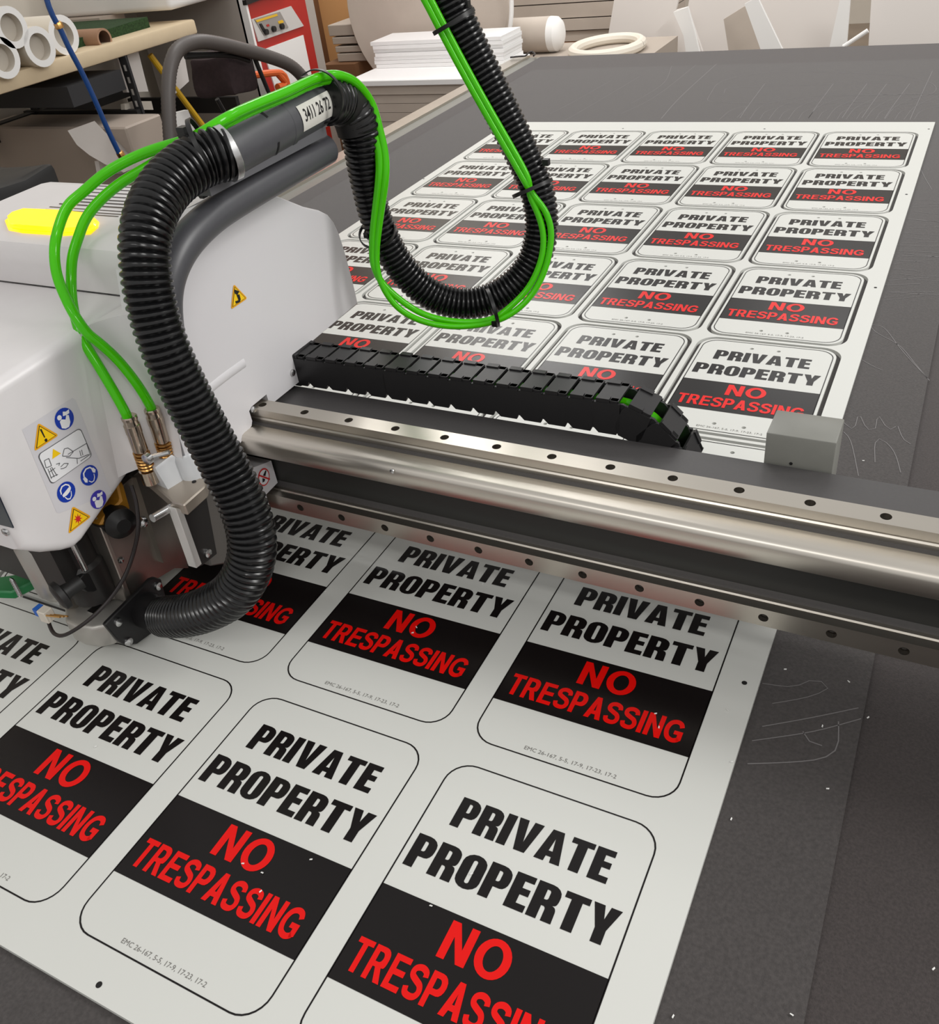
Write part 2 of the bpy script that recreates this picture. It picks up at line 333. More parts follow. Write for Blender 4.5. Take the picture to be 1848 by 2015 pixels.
mk(bm, [(1322, 130), (1305, 165), (1240, 205)]); mk(bm, [(1370, 128), (1290, 190), (1220, 225)]); mk(bm, [(1410, 126), (1340, 190), (1300, 235)], .002); mk(bm, [(1200, 160), (1120, 205), (1080, 225)]); mk(bm, [(1260, 150), (1150, 215), (1110, 238)])
mk(bm, [(1835, 140), (1800, 215), (1790, 238)], .0015)
for k in range(26):
    y = 395 + k * 8 + random.uniform(-4, 4); x = 1790 - (y - 395) * .33 + random.uniform(5, 25); a = random.uniform(-14, 12)
    mk(bm, [(x, y), (x + 40, y + a * .4), (x + random.uniform(60, 130), y + a)], random.uniform(.0006, .0015))
mk(bm, [(1800, 300), (1815, 340), (1835, 375)]); mk(bm, [(1500, 1345), (1560, 1352), (1600, 1338), (1632, 1352), (1590, 1372), (1500, 1388)], .0009); mk(bm, [(1500, 1430), (1600, 1412), (1705, 1390)], .0011); mk(bm, [(1480, 1458), (1600, 1440), (1704, 1412)], .0011)
mk(bm, [(1650, 1420), (1648, 1470), (1620, 1492), (1560, 1500), (1450, 1504)], .0012); mk(bm, [(1580, 1440), (1600, 1465), (1640, 1468)], .0012)
part('knife_marks', bm, M['mark'], t, 'pale chalky knife scratches on the felt')['kind'] = 'stuff'

# ------------------------------------------------------------------ printed sheet and signs
PX, PY, W, H = .235, .30651, .2034, .0862
TOP, BOT = .1372, -.1402
def print_meshes():
    z = .0003
    bm = B()
    o = rrect(-W - .0007, BOT - .0007, .0007, TOP + .0007, .0245); i = rrect(-W + .0007, BOT + .0007, -.0007, TOP - .0007, .0235)
    add_disc_prism(bm, o, [i], z, z, 0)
    text_into(bm, 'EMC 26-167, 5-5, 17-9, 17-23, 17-2', .0062, None, 0, 0, 1, 1)
    vs = [v for v in bm.verts if v.co.z == 0]; w = max(v.co.x for v in vs) - min(v.co.x for v in vs); x0 = min(v.co.x for v in vs)
    for v in vs: v.co = Vector((-.1475 + (v.co.x - x0) * .0925 / w, -.1335 + v.co.y * 1.0, z))
    border = make_mesh('border_line', bm, [M['ink'], M['grey_ink']], fix=False)
    bm = B(); word(bm, 'PRIVATE', HEAVY, -.1765, -.0285, .0718, .1030, z, .055, 0); word(bm, 'PROPERTY', HEAVY, -.1968, -.0075, .0220, .0545, z, .055, 0)
    head = make_mesh('heading_lettering', bm, M['ink'], fix=False)
    bm = B(); add_disc_prism(bm, [(-W, -H), (0, -H), (0, 0), (-W, 0)], [], z, z, 0)
    word(bm, 'NO', GROT, -.1312, -.0738, -.0375, -.0055, z + .0003, .12, 1); word(bm, 'TRESPASSING', GROT, -.1950, -.0126, -.0755, -.0472, z + .0003, .085, 1)
    band = make_mesh('warning_band', bm, [M['ink'], M['red']], fix=False)
    for me in (border, head, band):
        for p in me.polygons:
            pass
    return border, head, band
BORDER, HEAD, BAND = print_meshes()
for me in (BORDER, HEAD, BAND):                    # all ink faces look up
    b2 = B(); b2.from_mesh(me)
    for f in b2.faces:
        f.normal_update()
        if f.normal.z < 0: f.normal_flip()
        f.smooth = False
    b2.to_mesh(me); b2.free()

INN, GRV = .0046, .0068
def cut_outline(e, r): return rrect(-W - e, BOT - e, e, TOP + e, r, 8)
CUT = [(r, c) for r in range(6) for c in range(5)] + [(6, 3), (6, 4)]
holes = [[(x - c * PX, y - r * PY) for x, y in cut_outline(INN + GRV, .031)] for r, c in CUT]
sheet = thing('printed_sheet', 'white plastic sheet of printed no trespassing signs, partly cut, on the table', 'sign sheet', (-.57, -1.04, SH))
bm = B(); add_disc_prism(bm, [(-1.179, -2.3235), (.0395, -2.3235), (.0395, .2412), (-1.179, .2412)], holes, SH, 0)
part('sheet_panel', bm, M['sheet'], sheet, sharp=.5)
for q in ((1784, 382.6), (1827.8, 254), (1504.6, 253.6), (195, 1938), (834, 352), (1723, 566), (1465, 1344), (1226, 253)):
    bm = B(); add_disc_prism(bm, circle(*P(*q, 'z', 0)[:2], .0027, 16), [], .0003, .0003); part('registration_dot', bm, M['hole'], sheet, 'black printed registration dot', fix=False)
for r in (6, 7):
    for c in range(5):
        if (r, c) in CUT: continue
        o = bpy.data.objects.new('printed_sign', BORDER); COL.objects.link(o); o.parent = sheet
        o.matrix_parent_inverse = Matrix.Translation(-Vector(sheet.location)); o.location = (-c * PX, -r * PY, 0)
        for nm, me in (('heading_lettering', HEAD), ('warning_band', BAND)):
            k = bpy.data.objects.new(nm, me); COL.objects.link(k); k.parent = o
ORD = ['rightmost', 'second from the right', 'middle', 'second from the left', 'leftmost']
ROWS = ['in the farthest row', 'in the second farthest row', 'in the third farthest row', 'in the fourth farthest row', 'in the row behind the cable chain', 'in the row under the gantry beam', 'in the first row before the beam']
bm = B()
hl = [circle(x, y, .0032, 14) for x, y in ((-.1249, .119), (-.0830, .1195), (-.1249, -.1202), (-.0830, -.1201))]
add_disc_prism(bm, cut_outline(INN, .026), hl, SH + .0003, 0, 0)
panel_me = make_mesh('sign_panel', bm, M['sheet'], .5)
for r, c in CUT:
    s = thing('warning_sign', 'cut-out no trespassing sign, %s %s' % (ORD[c], ROWS[r]), 'sign', (-c * PX, -r * PY, 0), 'routed signs still lying in the sheet')
    for nm, me in (('sign_panel', panel_me), ('border_line', BORDER), ('heading_lettering', HEAD), ('warning_band', BAND)):
        k = bpy.data.objects.new(nm, me); COL.objects.link(k); k.parent = s
bm = B()
for x, y in [(516, 1718), (612, 1692), (478, 1700), (513, 1755), (848, 1783), (1432, 1398), (1297, 1432), (1290, 1405), (928, 1720), (1840, 1900), (950, 1150), (1440, 1500), (1672, 1334), (1560, 1990), (1325, 1994), (1440, 1605), (1546, 1310), (1630, 1545), (1710, 1405), (188, 1470), (820, 1235), (812, 1246), (1700, 900), (1780, 1180), (1620, 1422), (640, 1165)]:
    p = P(x, y, 'z', .0006); a = random.uniform(0, 3); n = Vector((math.cos(a), math.sin(a), 0)); m_ = Vector((-n.y, n.x, 0)) * .0007
    z = .001 if p.x < .039 else SH + .0012
    q = [Vector((p.x, p.y, z)) - n * .0013 - m_ * .7, Vector((p.x, p.y, z)) + n * .0013 - m_ * .7, Vector((p.x, p.y, z + .0005)) + n * .0016 + m_ * .7, Vector((p.x, p.y, z)) - n * .001 + m_]
    add_prism(bm, q, (0, 0, .0004))
solid('plastic_shavings', bm, M['chips'], 'tiny white plastic shavings scattered over signs and felt', 'shavings', kind='stuff')

# ------------------------------------------------------------------ gantry beam
g = thing('gantry_beam', 'long grey gantry beam with steel rails crossing above the sheet', 'machine beam', G2W((0, -1.76, -.004)))
XL, XR = -1.25, 1.15
def bar(prof, x0=XL, x1=XR):
    b_ = B(); add_prism(b_, [Vector((x0, y, z)) for y, z in prof], (x1 - x0, 0, 0)); return b_
bm = bar([(-1.718, .068), (-1.718, .198), (-1.720, .200), (-1.8105, .200), (-1.8105, .1745), (-1.800, .172), (-1.797, .165), (-1.797, .118), (-1.800, .108), (-1.800, .068)])
part('beam_body', bm, M['anod'], g, gantry=True, sharp=.3)
bm = bar([(-1.8105, .174), (-1.834, .174), (-1.8365, .1765), (-1.8365, .192), (-1.8355, .1955), (-1.833, .1985), (-1.829, .1995), (-1.8105, .1995)])
b_w = bar([(-1.7972, .112), (-1.7985, .112), (-1.7985, .171), (-1.7972, .171)]); part('recess_shade', b_w, M['shade'], g, 'black strip painting the shade in the recess between the two rails', gantry=True)  # black strip stands in for the shade inside the recess
sb = part('steel_bar', bm, M['steel'], g, gantry=True, sharp=.9)
bm = B(); q = Q(772, 927, 'y', -1.8365); add_lathe(bm, q, (0, -1, 0), [(0, .0028), (.0012, .0026), (.0016, .001)], 12); part('grease_blob', bm, M['screw'], sb, gantry=True)
def rail(name, origin_y, origin_z, facing, x0h):
    """rail with counterbored holes; facing 'z' or 'y'"""
    bm = B(); hx = [x0h + .06 * i for i in range(-3, 16)]
    add_disc_prism(bm, [(XL, -.0105), (XR, -.0105), (XR, .0105), (XL, .0105)], [circle(x, 0, .0047, 20) for x in hx], -.009, 0)
    vs = [(-.0105, -.0045), (-.0092, -.006), (-.0088, -.009), (-.0092, -.0115), (-.0105, -.013), (-.0105, -.0176), (.0105, -.0176), (.0105, -.013), (.0092, -.0115), (.0088, -.009), (.0092, -.006), (.0105, -.0045)]
    add_prism(bm, [Vector((XL, y, z)) for y, z in [(-.0105, -.0088)] + vs[3:9] + [(.0105, -.0088)]], (XR - XL, 0, 0))
    mt = Matrix.Translation((0, origin_y, origin_z)) @ (Matrix.Identity(4) if facing == 'z' else Matrix.Rotation(math.pi / 2, 4, 'X'))
    bmesh.ops.transform(bm, matrix=mt, verts=bm.verts)
    r_ = part(name, bm, M['rail'], g, gantry=True, sharp=.3)
    me = None
    for x in hx:
        bm = B(); add_lathe(bm, (x, 0, -.0087), (0, 0, 1), [(0, .0045), (.002, .0045), (.0025, .004)], 14); bmesh.ops.transform(bm, matrix=mt, verts=bm.verts)
        part('rail_bolt', bm, M['bolt'], r_, gantry=True)
    return r_
rail('linear_rail', -1.7945, .2176, 'z', -.5395 + .021)
rail('linear_rail', -1.8175, .0945, 'y', -.5037 + .021)
bm = B(); add_box(bm, (.0265, -1.716, .07), (.0885, -1.672, .2312)); bevel(bm, .0015); bx = part('chain_end_bracket', bm, M['greybox'], g, 'grey painted box bracket at the end of the cable chain', gantry=True)
bm = B(); q = Q(1556.6, 912, 'y', -1.716); add_lathe(bm, q, (0, -1, 0), [(0, .0016), (.0008, .0014)], 10); part('screw', bm, M['hole'], bx, gantry=True)
bm = B(); add_box(bm, (-1.2, -1.7178, .052), (.1, -1.672, .060)); part('chain_tray', bm, M['anod'], g, gantry=True)

# ------------------------------------------------------------------ cable drag chain
ch = thing('cable_chain', 'black plastic cable drag chain running along the back of the beam', 'cable chain', G2W((-.3, -1.70, .06)))
PIT, RC, XB, ZC = .028, .0705, -.127, .2215
def chain_at(s):                                   # s runs from the head to the right, round and back
    L1 = XB + .535
    if s < L1: return (-.535 + s, ZC + .002 * math.sin(min(1, s / .25) * math.pi / 2), 0)
    a = (s - L1) / RC
    if a < math.pi: return (XB + RC * math.sin(a), ZC + .002 - RC + RC * math.cos(a), -a)
    return (XB - (s - L1 - math.pi * RC), ZC + .002 - 2 * RC, -math.pi)
def link_mesh():
    bm = B(); h = .0195
    for sy in (-1, 1):
        o = [(-.017, -.012), (-.010, -h), (.009, -h), (.013, -.011), (.013, h - .003), (-.014, h - .003), (-.017, .010)]
        add_prism(bm, [Vector((x, sy * .0205, z)) for x, z in o], (0, -sy * .003, 0))
        o = [(.006, -.012), (.010, -.016), (.018, -.016), (.022, -.009), (.022, .012), (.016, h - .004), (.006, h - .004)]
        add_prism(bm, [Vector((x, sy * .0178, z)) for x, z in o], (0, -sy * .003, 0))
        add_box(bm, (-.012, sy * .0165 - .0032, h - .004), (.002, sy * .0165 + .0032, h + .0012)); add_box(bm, (.003, sy * .016 - .003, h - .004), (.0105, sy * .016 + .003, h - .0004))
    add_box(bm, (-.0125, -.0185, h - .0032), (.0115, .0185, h - .0004)); add_box(bm, (-.008, -.0185, -h), (.008, .0185, -h + .003))
    return make_mesh('link', bm, M['link'], .4)
LM = link_mesh(); Ltot = XB + .535 + math.pi * RC + .30
for k in range(int(Ltot / PIT)):
    x, z, a = chain_at(.014 + k * PIT)
    o = bpy.data.objects.new('link', LM); COL.objects.link(o); o.parent = ch; o.matrix_parent_inverse = Matrix.Translation(-Vector(ch.location))
    o.matrix_basis = GM @ Matrix.Translation((x, -1.6995, z)) @ Matrix.Rotation(-a, 4, 'Y')
bm = B()
for dy, dz in ((.006, .004), (-.007, -.003)):
    pts = [];
    for i in range(0, int(Ltot / .01)):
        x, z, a = chain_at(i * .01); pts.append(Vector((x + dz * math.sin(a), -1.6995 + dy, z + dz * math.cos(a))))
    add_tube(bm, pts, .0055, 10)
part('green_cable', bm, M['green'], ch, 'green cable inside the chain', gantry=True)
bm = B(); add_box(bm, (-.548, -1.7205, .200), (-.522, -1.679, .243)); bevel(bm, .002); part('end_clamp', bm, M['chain'], ch, gantry=True)

# ------------------------------------------------------------------ cutting head
XP, XM, XT = -.524, -.580, -.622
hd = thing('cutting_carriage', 'white cutting carriage with amber lamp riding on the gantry beam', 'cutting machine head', G2W((-.66, -1.9, -.004)))
def gpart(name, bm, m, parent=None, label=None, sharp=.6): return part(name, bm, M[m] if isinstance(m, str) else m, parent or hd, label, sharp, gantry=True)
plate = [(-1.574, .243), (-1.5745, .262), (-1.5756, .281), (-1.579, .316), (-1.583, .340), (-1.5885, .356), (-1.597, .368), (-1.611, .378), (-1.637, .391), (-1.675, .415), (-1.70, .427), (-1.73, .436), (-1.80, .440), (-1.86, .436), (-1.875, .425), (-1.885, .385),
         (-1.902, .33), (-1.915, .25), (-1.917, .222), (-1.862, .205), (-1.86, .062), (-1.825, .085), (-1.8255, .110), (-1.8015, .1115), (-1.8015, .144), (-1.808, .1455), (-1.8425, .157), (-1.8415, .191), (-1.815, .2005), (-1.812, .205), (-1.812, .218), (-1.807, .221), (-1.7785, .2215), (-1.7785, .2065), (-1.7165, .2065), (-1.7165, .2395)]
bm = B(); add_prism(bm, [Vector((XP, y, z)) for y, z in plate], (-.05, 0, 0))
bmesh.ops.recalc_face_normals(bm, faces=bm.faces)
es = [e for e in bm.edges if all(abs(v.co.x - XP) < 1e-6 for v in e.verts) and all(v.co.z > .235 for v in e.verts)]
bmesh.ops.bevel(bm, geom=es, offset=.006, segments=3, affect='EDGES', profile=.5, clamp_overlap=True)
sc_ = gpart('side_cover', bm, 'white2', None, None, .5)
bm = B(); add_prism(bm, [Vector((XP - .002, y, z)) for y, z in ((-1.9165, .222), (-1.93, .15), (-1.935, .085), (-1.905, .066), (-1.861, .062), (-1.8625, .205))], (-.03, 0, 0)); bevel(bm, .002, 1); gpart('lower_cover_shade', bm, 'cover_shade', None, 'lower side cover with its shade painted dark, behind the hose')  # shaded lower front of the side cover, shade put into the colour
def yz(px, py, x): q = Q(px, py, 'x', x); return (q.y, q.z)
def slab(bm, x, pix, d, mi=0): add_prism(bm, [Vector((x, *yz(px, py, x))) for px, py in pix], (d, 0, 0), mi)
bm = B(); add_tube(bm, smooth_path([Vector((XP - .0064, *yz(*p, XP))) for p in ((412, 766), (445, 740), (484, 712))], .006), .0085, 12); gpart('raised_rib', bm, 'white2', sc_)
bm = B()
for p in ((575, 733), (498, 806)): add_lathe(bm, (XP, *yz(*p, XP)), (1, 0, 0), [(0, .0042), (.0022, .0038), (.0032, .002)], 14)
gpart('screws', bm, 'screw', sc_)
# rear cover with the lamp
bm = B(); prof = [(-1.858, .372), (-1.868, .376), (-1.877, .404), (-1.882, .418), (-1.879, .428), (-1.868, .434), (-1.85, .437), (-1.80, .4395), (-1.74, .440), (-1.727, .438), (-1.718, .430), (-1.715, .30), (-1.86, .30)]
add_prism(bm, [Vector((-.835, y, z)) for y, z in prof], (.285, 0, 0))
bmesh.ops.recalc_face_normals(bm, faces=bm.faces)
bmesh.ops.bevel(bm, geom=[e for e in bm.edges if all(abs(v.co.x + .835) < 1e-6 for v in e.verts)], offset=.012, segments=3, affect='EDGES', clamp_overlap=True)
rc = gpart('rear_cover', bm, 'white', None, None, .7)
bm = B()
for k, (xa, xb, ya) in enumerate([((190, 365), (283, 372), 0), ((187, 371), (282, 379), 0), ((178, 377), (280, 386), 0), ((170, 384), (278, 393), 0), ((162, 391), (275, 399), 0), ((148, 396), (272, 405), 0), ((118, 401), (268, 411), 0), ((98, 406), (262, 417), 0), ((85, 412), (245, 419), 0), ((84, 413), (230, 425), 0)]):
    a = Q(*xa, 'z', .4398); b_ = Q(*xb, 'z', .4398); y = (a.y + b_.y) / 2
    zt = .4402 if y > -1.80 else .4397 - (-1.80 - y) * .05
    add_box(bm, (a.x, y - .0007, zt - .001), (min(b_.x, -.556), y + .0007, zt + .0003))
gpart('vent_slot', bm, 'seam', rc)
def lz(y): return .4395 - max(0, (-1.80 - y)) * .06
bm = B(); lampo = [Q(*p, 'z', .4385) for p in ((9, 433), (22, 424), (52, 416), (120, 419), (180, 425), (195, 437), (192, 446), (176, 455), (120, 456), (40, 450), (14, 446))]
vs = add_prism(bm, [Vector((p.x, p.y, lz(p.y) - .004)) for p in lampo], (0, 0, .0095)); bmesh.ops.recalc_face_normals(bm, faces=bm.faces)
bmesh.ops.bevel(bm, geom=[e for e in bm.edges if all(v.co.z > lz(v.co.y) + .003 for v in e.verts)], offset=.004, segments=3, affect='EDGES', clamp_overlap=True)
gpart('amber_lamp', bm, 'lamp', rc, 'glowing amber status lamp')
# front module
mod = [(-2.090, .360), (-2.082, .366), (-1.868, .374), (-1.868, .30), (-1.900, .235), (-1.925, .240), (-1.938, .232), (-1.944, .218), (-1.948, .2085), (-2.028, .1785), (-2.040, .1775), (-2.052, .183), (-2.072, .196), (-2.092, .215)]
bm = B(); add_prism(bm, [Vector((XM, y, z)) for y, z in mod], (-.285, 0, 0)); bmesh.ops.recalc_face_normals(bm, faces=bm.faces)
es = [e for e in bm.edges if all(abs(v.co.x - XM) < 1e-6 for v in e.verts) and not all(v.co.y > -1.87 for v in e.verts)]
bmesh.ops.bevel(bm, geom=es, offset=.011, segments=5, affect='EDGES', profile=.5, clamp_overlap=True)
fm = gpart('front_cover', bm, 'white', None, None, .7)
# concave fillet between the front cover and the side cover
bm = B(); F0 = []
for z, s in ((.372, 1.0), (.33, 1.0), (.28, 1.0), (.245, 1.0), (.215, 1.0)):
    row = []
    for k in range(9):
        a = k / 8 * math.pi / 2; row.append(bm.verts.new((XP - .0560 * math.cos(a) ** 1.0 - .0, -1.950 + .062 * math.sin(a) + (.38 - z) * -.04, z)) if False else bm.verts.new((XM - .001 + .0565 * (1 - math.cos(a)), -1.938 + .050 * math.sin(a) - (.372 - z) * .22, z)))
    F0.append(row)
for A, C_ in zip(F0, F0[1:]):
    for k in range(8): bm.faces.new((A[k], A[k + 1], C_[k + 1], C_[k]))
tp = F0[0]; cap = [bm.verts.new((XM - .001, -1.868, .372)), bm.verts.new((XP - .001, -1.868, .372))]
bm.faces.new([cap[0]] + tp + [cap[1]])
gpart('corner_fillet', bm, 'white', fm)
bm = B(); a = [Vector((-.586, -2.0925, .235)), Vector((-.600, -2.0955, .232)), Vector((-.66, -2.0955, .232)), Vector((-.66, -2.0955, .305)), Vector((-.60, -2.0955, .30))]
sp = [Q(*p, 'y', -2.0915) for p in ((28, 1038), (-2, 972), (-80, 930), (-80, 1010))]
add_prism(bm, sp, (0, -.0012, 0)); gpart('display_screen', bm, 'lens', fm, 'dark blue glass screen')
bm = B(); q = Q(10, 1047, 'y', -2.0915); add_lathe(bm, (q.x, -2.0905, q.z), (0, -1, 0), [(0, .0045), (.002, .004), (.003, .002)], 14); gpart('screw', bm, 'screw', fm)

# warning stickers on the front cover, side cover
def flat(bm, pts, x, mi=0, lift=.0): # pts are (y,z)
    f = bm.faces.new([bm.verts.new((x + lift, y, z)) for y, z in pts]); f.material_index = mi
    f.normal_update()
    if f.normal.x < 0: f.normal_flip()
def sticker_px(px, py): return (px / 5.597, 740 + py / 5.597)
def S2(px, py, x=XM): return yz(*sticker_px(px, py), x)
e = XM + .0002
bm = B(); flat(bm, [S2(240, 590), S2(795, 240), S2(830, 262), S2(1230, 1290), S2(650, 1510), S2(620, 1500)], e); film = gpart('label_film', bm, 'film', fm, 'clear film sheet carrying the warning symbols')
def ring_pts(c, r, n=24, k=1): return [(c[0] + r * math.cos(2 * math.pi * i / n), c[1] + r * math.sin(2 * math.pi * i / n) * k) for i in range(n)]
def local(c, r, pts): return [(c[0] + a * r, c[1] + b * r) for a, b in pts]
READER = [[(-.42 + .24 * math.cos(i * .5236), .36 + .24 * math.sin(i * .5236)) for i in range(12)], [(-.62, -.62), (-.55, .02), (-.30, .12), (.05, -.10), (.30, .22), (.52, .10), (.40, -.55), (.1, -.88), (-.3, -.85)], [(-.05, .30), (.12, .68), (.40, .52), (.78, .56), (.66, .22), (.30, .22)]]
GOGGLE = [[(-.62, .1), (-.55, .55), (-.2, .82), (.25, .78), (.55, .5), (.6, .1), (.5, .12), (.42, .45), (.2, .65), (-.15, .68), (-.42, .45), (-.5, .1)], [(-.52, .0), (.5, .30), (.56, .02), (.3, -.18), (-.1, -.30), (-.5, -.28)], [(-.40, -.34), (-.25, -.72), (.05, -.86), (.35, -.62), (.5, -.18), (.42, -.18), (.28, -.55), (.05, -.74), (-.18, -.62), (-.3, -.34)]]
EARS = [[(-.70, .10), (-.55, .6), (-.1, .85), (.40, .75), (.62, .42), (.5, .36), (.32, .62), (-.06, .70), (-.42, .5), (-.56, .08)], [(-.78, .12), (-.5, .16), (-.36, -.22), (-.5, -.5), (-.72, -.35)], [(.42, .46), (.68, .46), (.84, .12), (.66, -.12), (.44, .05)], [(-.34, -.46), (-.1, -.78), (.2, -.80), (.46, -.46), (.52, -.12), (.45, -.12), (.38, -.42), (.16, -.7), (-.06, -.68), (-.28, -.42)]]
def roundel(c, r, icon, m, name, label, inner=None):
    bm = B(); flat(bm, ring_pts(c, r), e, 0, .0004)
    for poly in icon: flat(bm, local(c, r, poly), e, 1, .0007)
    gpart(name, bm, [M[m], M['paper']], fm, label)
rr = (S2(720, 325)[1] - S2(700, 612)[1]) / 2
roundel(S2(705, 470), rr, READER, 'sky', 'reading_symbol', 'upper blue roundel with figure reading a manual')
roundel(S2(980, 1092), rr * .98, EARS, 'sky', 'ear_protection_symbol', 'blue roundel with head wearing ear muffs')
roundel(S2(726, 1276), rr * .98, GOGGLE, 'sky', 'eye_protection_symbol', 'blue roundel with head wearing goggles')
roundel(S2(1080, 1358), rr * .92, READER, 'violet', 'reading_symbol', 'lower violet roundel with figure reading a manual')
def triangle(bm, tri, x):
    c = (sum(p[0] for p in tri) / 3, sum(p[1] for p in tri) / 3)
    sc = lambda k: [(c[0] + (p[0] - c[0]) * k, c[1] + (p[1] - c[1]) * k) for p in tri]
    rp = lambda l, r: rpoly([(*p, r) for p in l], 4)
    flat(bm, rp(sc(1), .003), x, 1, .0004); flat(bm, sc(.80), x, 2, .0006); flat(bm, sc(.73), x, 0, .0008); return c
bm = B(); tri = [S2(412, 512), S2(645, 650), S2(372, 832)]; c = triangle(bm, tri, e)
flat(bm, [S2(428, 585), S2(448, 580), S2(490, 672), S2(478, 678)], e, 2, .001); flat(bm, ring_pts(S2(497, 703), .0016, 12), e, 2, .001)
gpart('caution_triangle', bm, [M['yellow'], M['amberline'], M['hole']], fm, 'yellow triangle with black exclamation mark')
bm = B(); tri = [S2(792, 1430), S2(1002, 1545), S2(748, 1742)]; c = triangle(bm, tri, e); c = S2(852, 1570)
flat(bm, [(c[0] + (.0052 if i % 2 else .0022) * math.cos(i * math.pi / 8), c[1] + (.0062 if i % 2 else .0024) * math.sin(i * math.pi / 8)) for i in range(16)], e, 3, .001)
gpart('laser_triangle', bm, [M['yellow'], M['amberline'], M['hole'], M['signred']], fm, 'yellow triangle with red laser starburst')
bm = B(); quad = [S2(405, 868), S2(880, 565), S2(1015, 878), S2(562, 1198)]; c = (sum(p[0] for p in quad) / 4, sum(p[1] for p in quad) / 4)
qs = lambda k: rpoly([(c[0] + (p[0] - c[0]) * k, c[1] + (p[1] - c[1]) * k, .004) for p in quad], 4)
flat(bm, qs(1), e, 1, .0004); flat(bm, qs(.965), e, 0, .0006)
def pen(pix, w=.0007):
    pts = [Vector((e + .0009, *S2(*p))) for p in pix]
    for a, b_ in zip(pts, pts[1:]):
        d = (b_ - a).normalized(); n = Vector((0, -d.z, d.y)) * w / 2
        f = bm.faces.new([bm.verts.new(v) for v in (a + n, b_ + n, b_ - n, a - n)]); f.material_index = 1
for L in ([(740, 860), (945, 740), (985, 860), (880, 935)], [(720, 895), (860, 905), (970, 860)], [(700, 800), (740, 790), (800, 830), (760, 880), (680, 880), (700, 800)], [(840, 905), (845, 965)], [(870, 820), (885, 880)], [(890, 810), (905, 870)], [(480, 930), (530, 905), (560, 985), (500, 1010), (480, 930)], [(520, 1020), (560, 1130)], [(545, 1010), (590, 1110)], [(560, 1000), (620, 1095)], [(530, 1060), (600, 1010)], [(555, 1115), (630, 1080)], [(610, 970), (650, 955), (640, 985)], [(660, 1000), (700, 960), (745, 960), (720, 1000), (690, 1015), (660, 1020)]): pen(L)
t3 = [S2(575, 800), S2(662, 850), S2(568, 912)]; flat(bm, t3, e, 2, .0009)
gpart('instruction_panel', bm, [M['paper'], M['line'], M['yellow'], M['hole']], fm, 'white panel with line drawings of a machine')
# on the side cover
e2 = XP + .0003
bm = B(); X3 = lambda px, py: yz(px / 2.567, 320 + py / 2.567, XP)
tri = [X3(1178, 612), X3(1248, 685), X3(1165, 742)]; triangle(bm, tri, e2)
for poly in ([(1180, 640), (1205, 650), (1195, 668), (1182, 662)], [(1190, 668), (1205, 664), (1212, 690), (1200, 694)], [(1183, 700), (1212, 690), (1208, 703), (1188, 712)]): flat(bm, [X3(*p) for p in poly], e2, 2, .001)
gpart('crush_triangle', bm, [M['yellow'], M['amberline'], M['hole']], sc_, 'small yellow hazard triangle on the side cover')
bm = B(); X4 = lambda px, py: yz(460 + px / 6.16, 740 + py / 6.16, XP)
cc = X4(360, 1224); ry = abs(X4(440, 1224)[0] - X4(280, 1224)[0]) / 2; rz = (X4(360, 1105)[1] - X4(360, 1345)[1]) / 2
el = lambda k: [(cc[0] + ry * k * math.cos(2 * math.pi * i / 28), cc[1] + rz * k * math.sin(2 * math.pi * i / 28)) for i in range(28)]
flat(bm, el(1), e2, 1, .0004); flat(bm, el(.84), e2, 0, .0006)
flat(bm, [X4(375, 1140), X4(388, 1145), X4(375, 1210), X4(345, 1205)], e2, 2, .0009); flat(bm, [X4(338, 1235), X4(372, 1245), X4(365, 1275), X4(340, 1290)], e2, 2, .0009)
flat(bm, [X4(288, 1208), X4(296, 1190), X4(432, 1240), X4(424, 1258)], e2, 1, .0011)
gpart('prohibition_symbol', bm, [M['paper'], M['signred'], M['hole']], sc_, 'red ringed prohibition sticker beside the beam')

# pipe, coupling tube and its bracket
XC = -.497
bm = B(); pts = [Q(*p, 'x', XC - .004) for p in ((352, 770), (338, 700), (327, 640), (325, 580), (336, 530), (360, 484), (396, 444), (440, 410), (520, 362), (600, 317), (642, 293))]
add_tube(bm, smooth_path(pts, .006), .0165, 20); pip = gpart('support_pipe', bm, 'pipe', None, 'charcoal bent support pipe')
A = Q(433, 306, 'x', XC); E_ = Q(632, 200, 'x', XC); ax = (E_ - A).normalized()
bm = B(); Lc = (E_ - A).length
add_lathe(bm, A, ax, [(-.01, .0225), (0, .0245), (.002, .025), (Lc * .52, .025), (Lc * .52 + .0005, .0255), (Lc * .56, .0255), (Lc * .56 + .0005, .0245), (Lc, .0245)], 32)
ct = gpart('coupling_tube', bm, 'pipe', None, 'charcoal coupling tube joining the two black hoses')
s_, u_ = frame_of(ax)                              # s_ sideways (+x), u_ up
def cyl(lu, ang, r): return A + ax * lu + (s_ * math.cos(ang) + u_ * math.sin(ang)) * r
bm = B()                                            # split ring and tab
def shell(bm, l0, l1, a0, a1, r, n=14, mi=0):
    rows = [[bm.verts.new(cyl(l0 + (l1 - l0) * i / 6, a0 + (a1 - a0) * k / n, r)) for k in range(n + 1)] for i in range(7)]
    for X_, Y_ in zip(rows, rows[1:]):
        for k in range(n): bm.faces.new((X_[k], X_[k + 1], Y_[k + 1], Y_[k])).material_index = mi
shell(bm, Lc * .34, Lc * .355, .75, 1.9, .0256, mi=0); shell(bm, Lc * .34, Lc * .355, -.85, -.25, .0256, mi=0)
gpart('clamp_slot', bm, 'hole', ct)
bm = B(); q = cyl(Lc * .44, 1.35, .0250); add_lathe(bm, q, (q - (A + ax * Lc * .44)), [(0, .004), (.0008, .0038)], 14); gpart('screw_hole', bm, 'hole', ct)
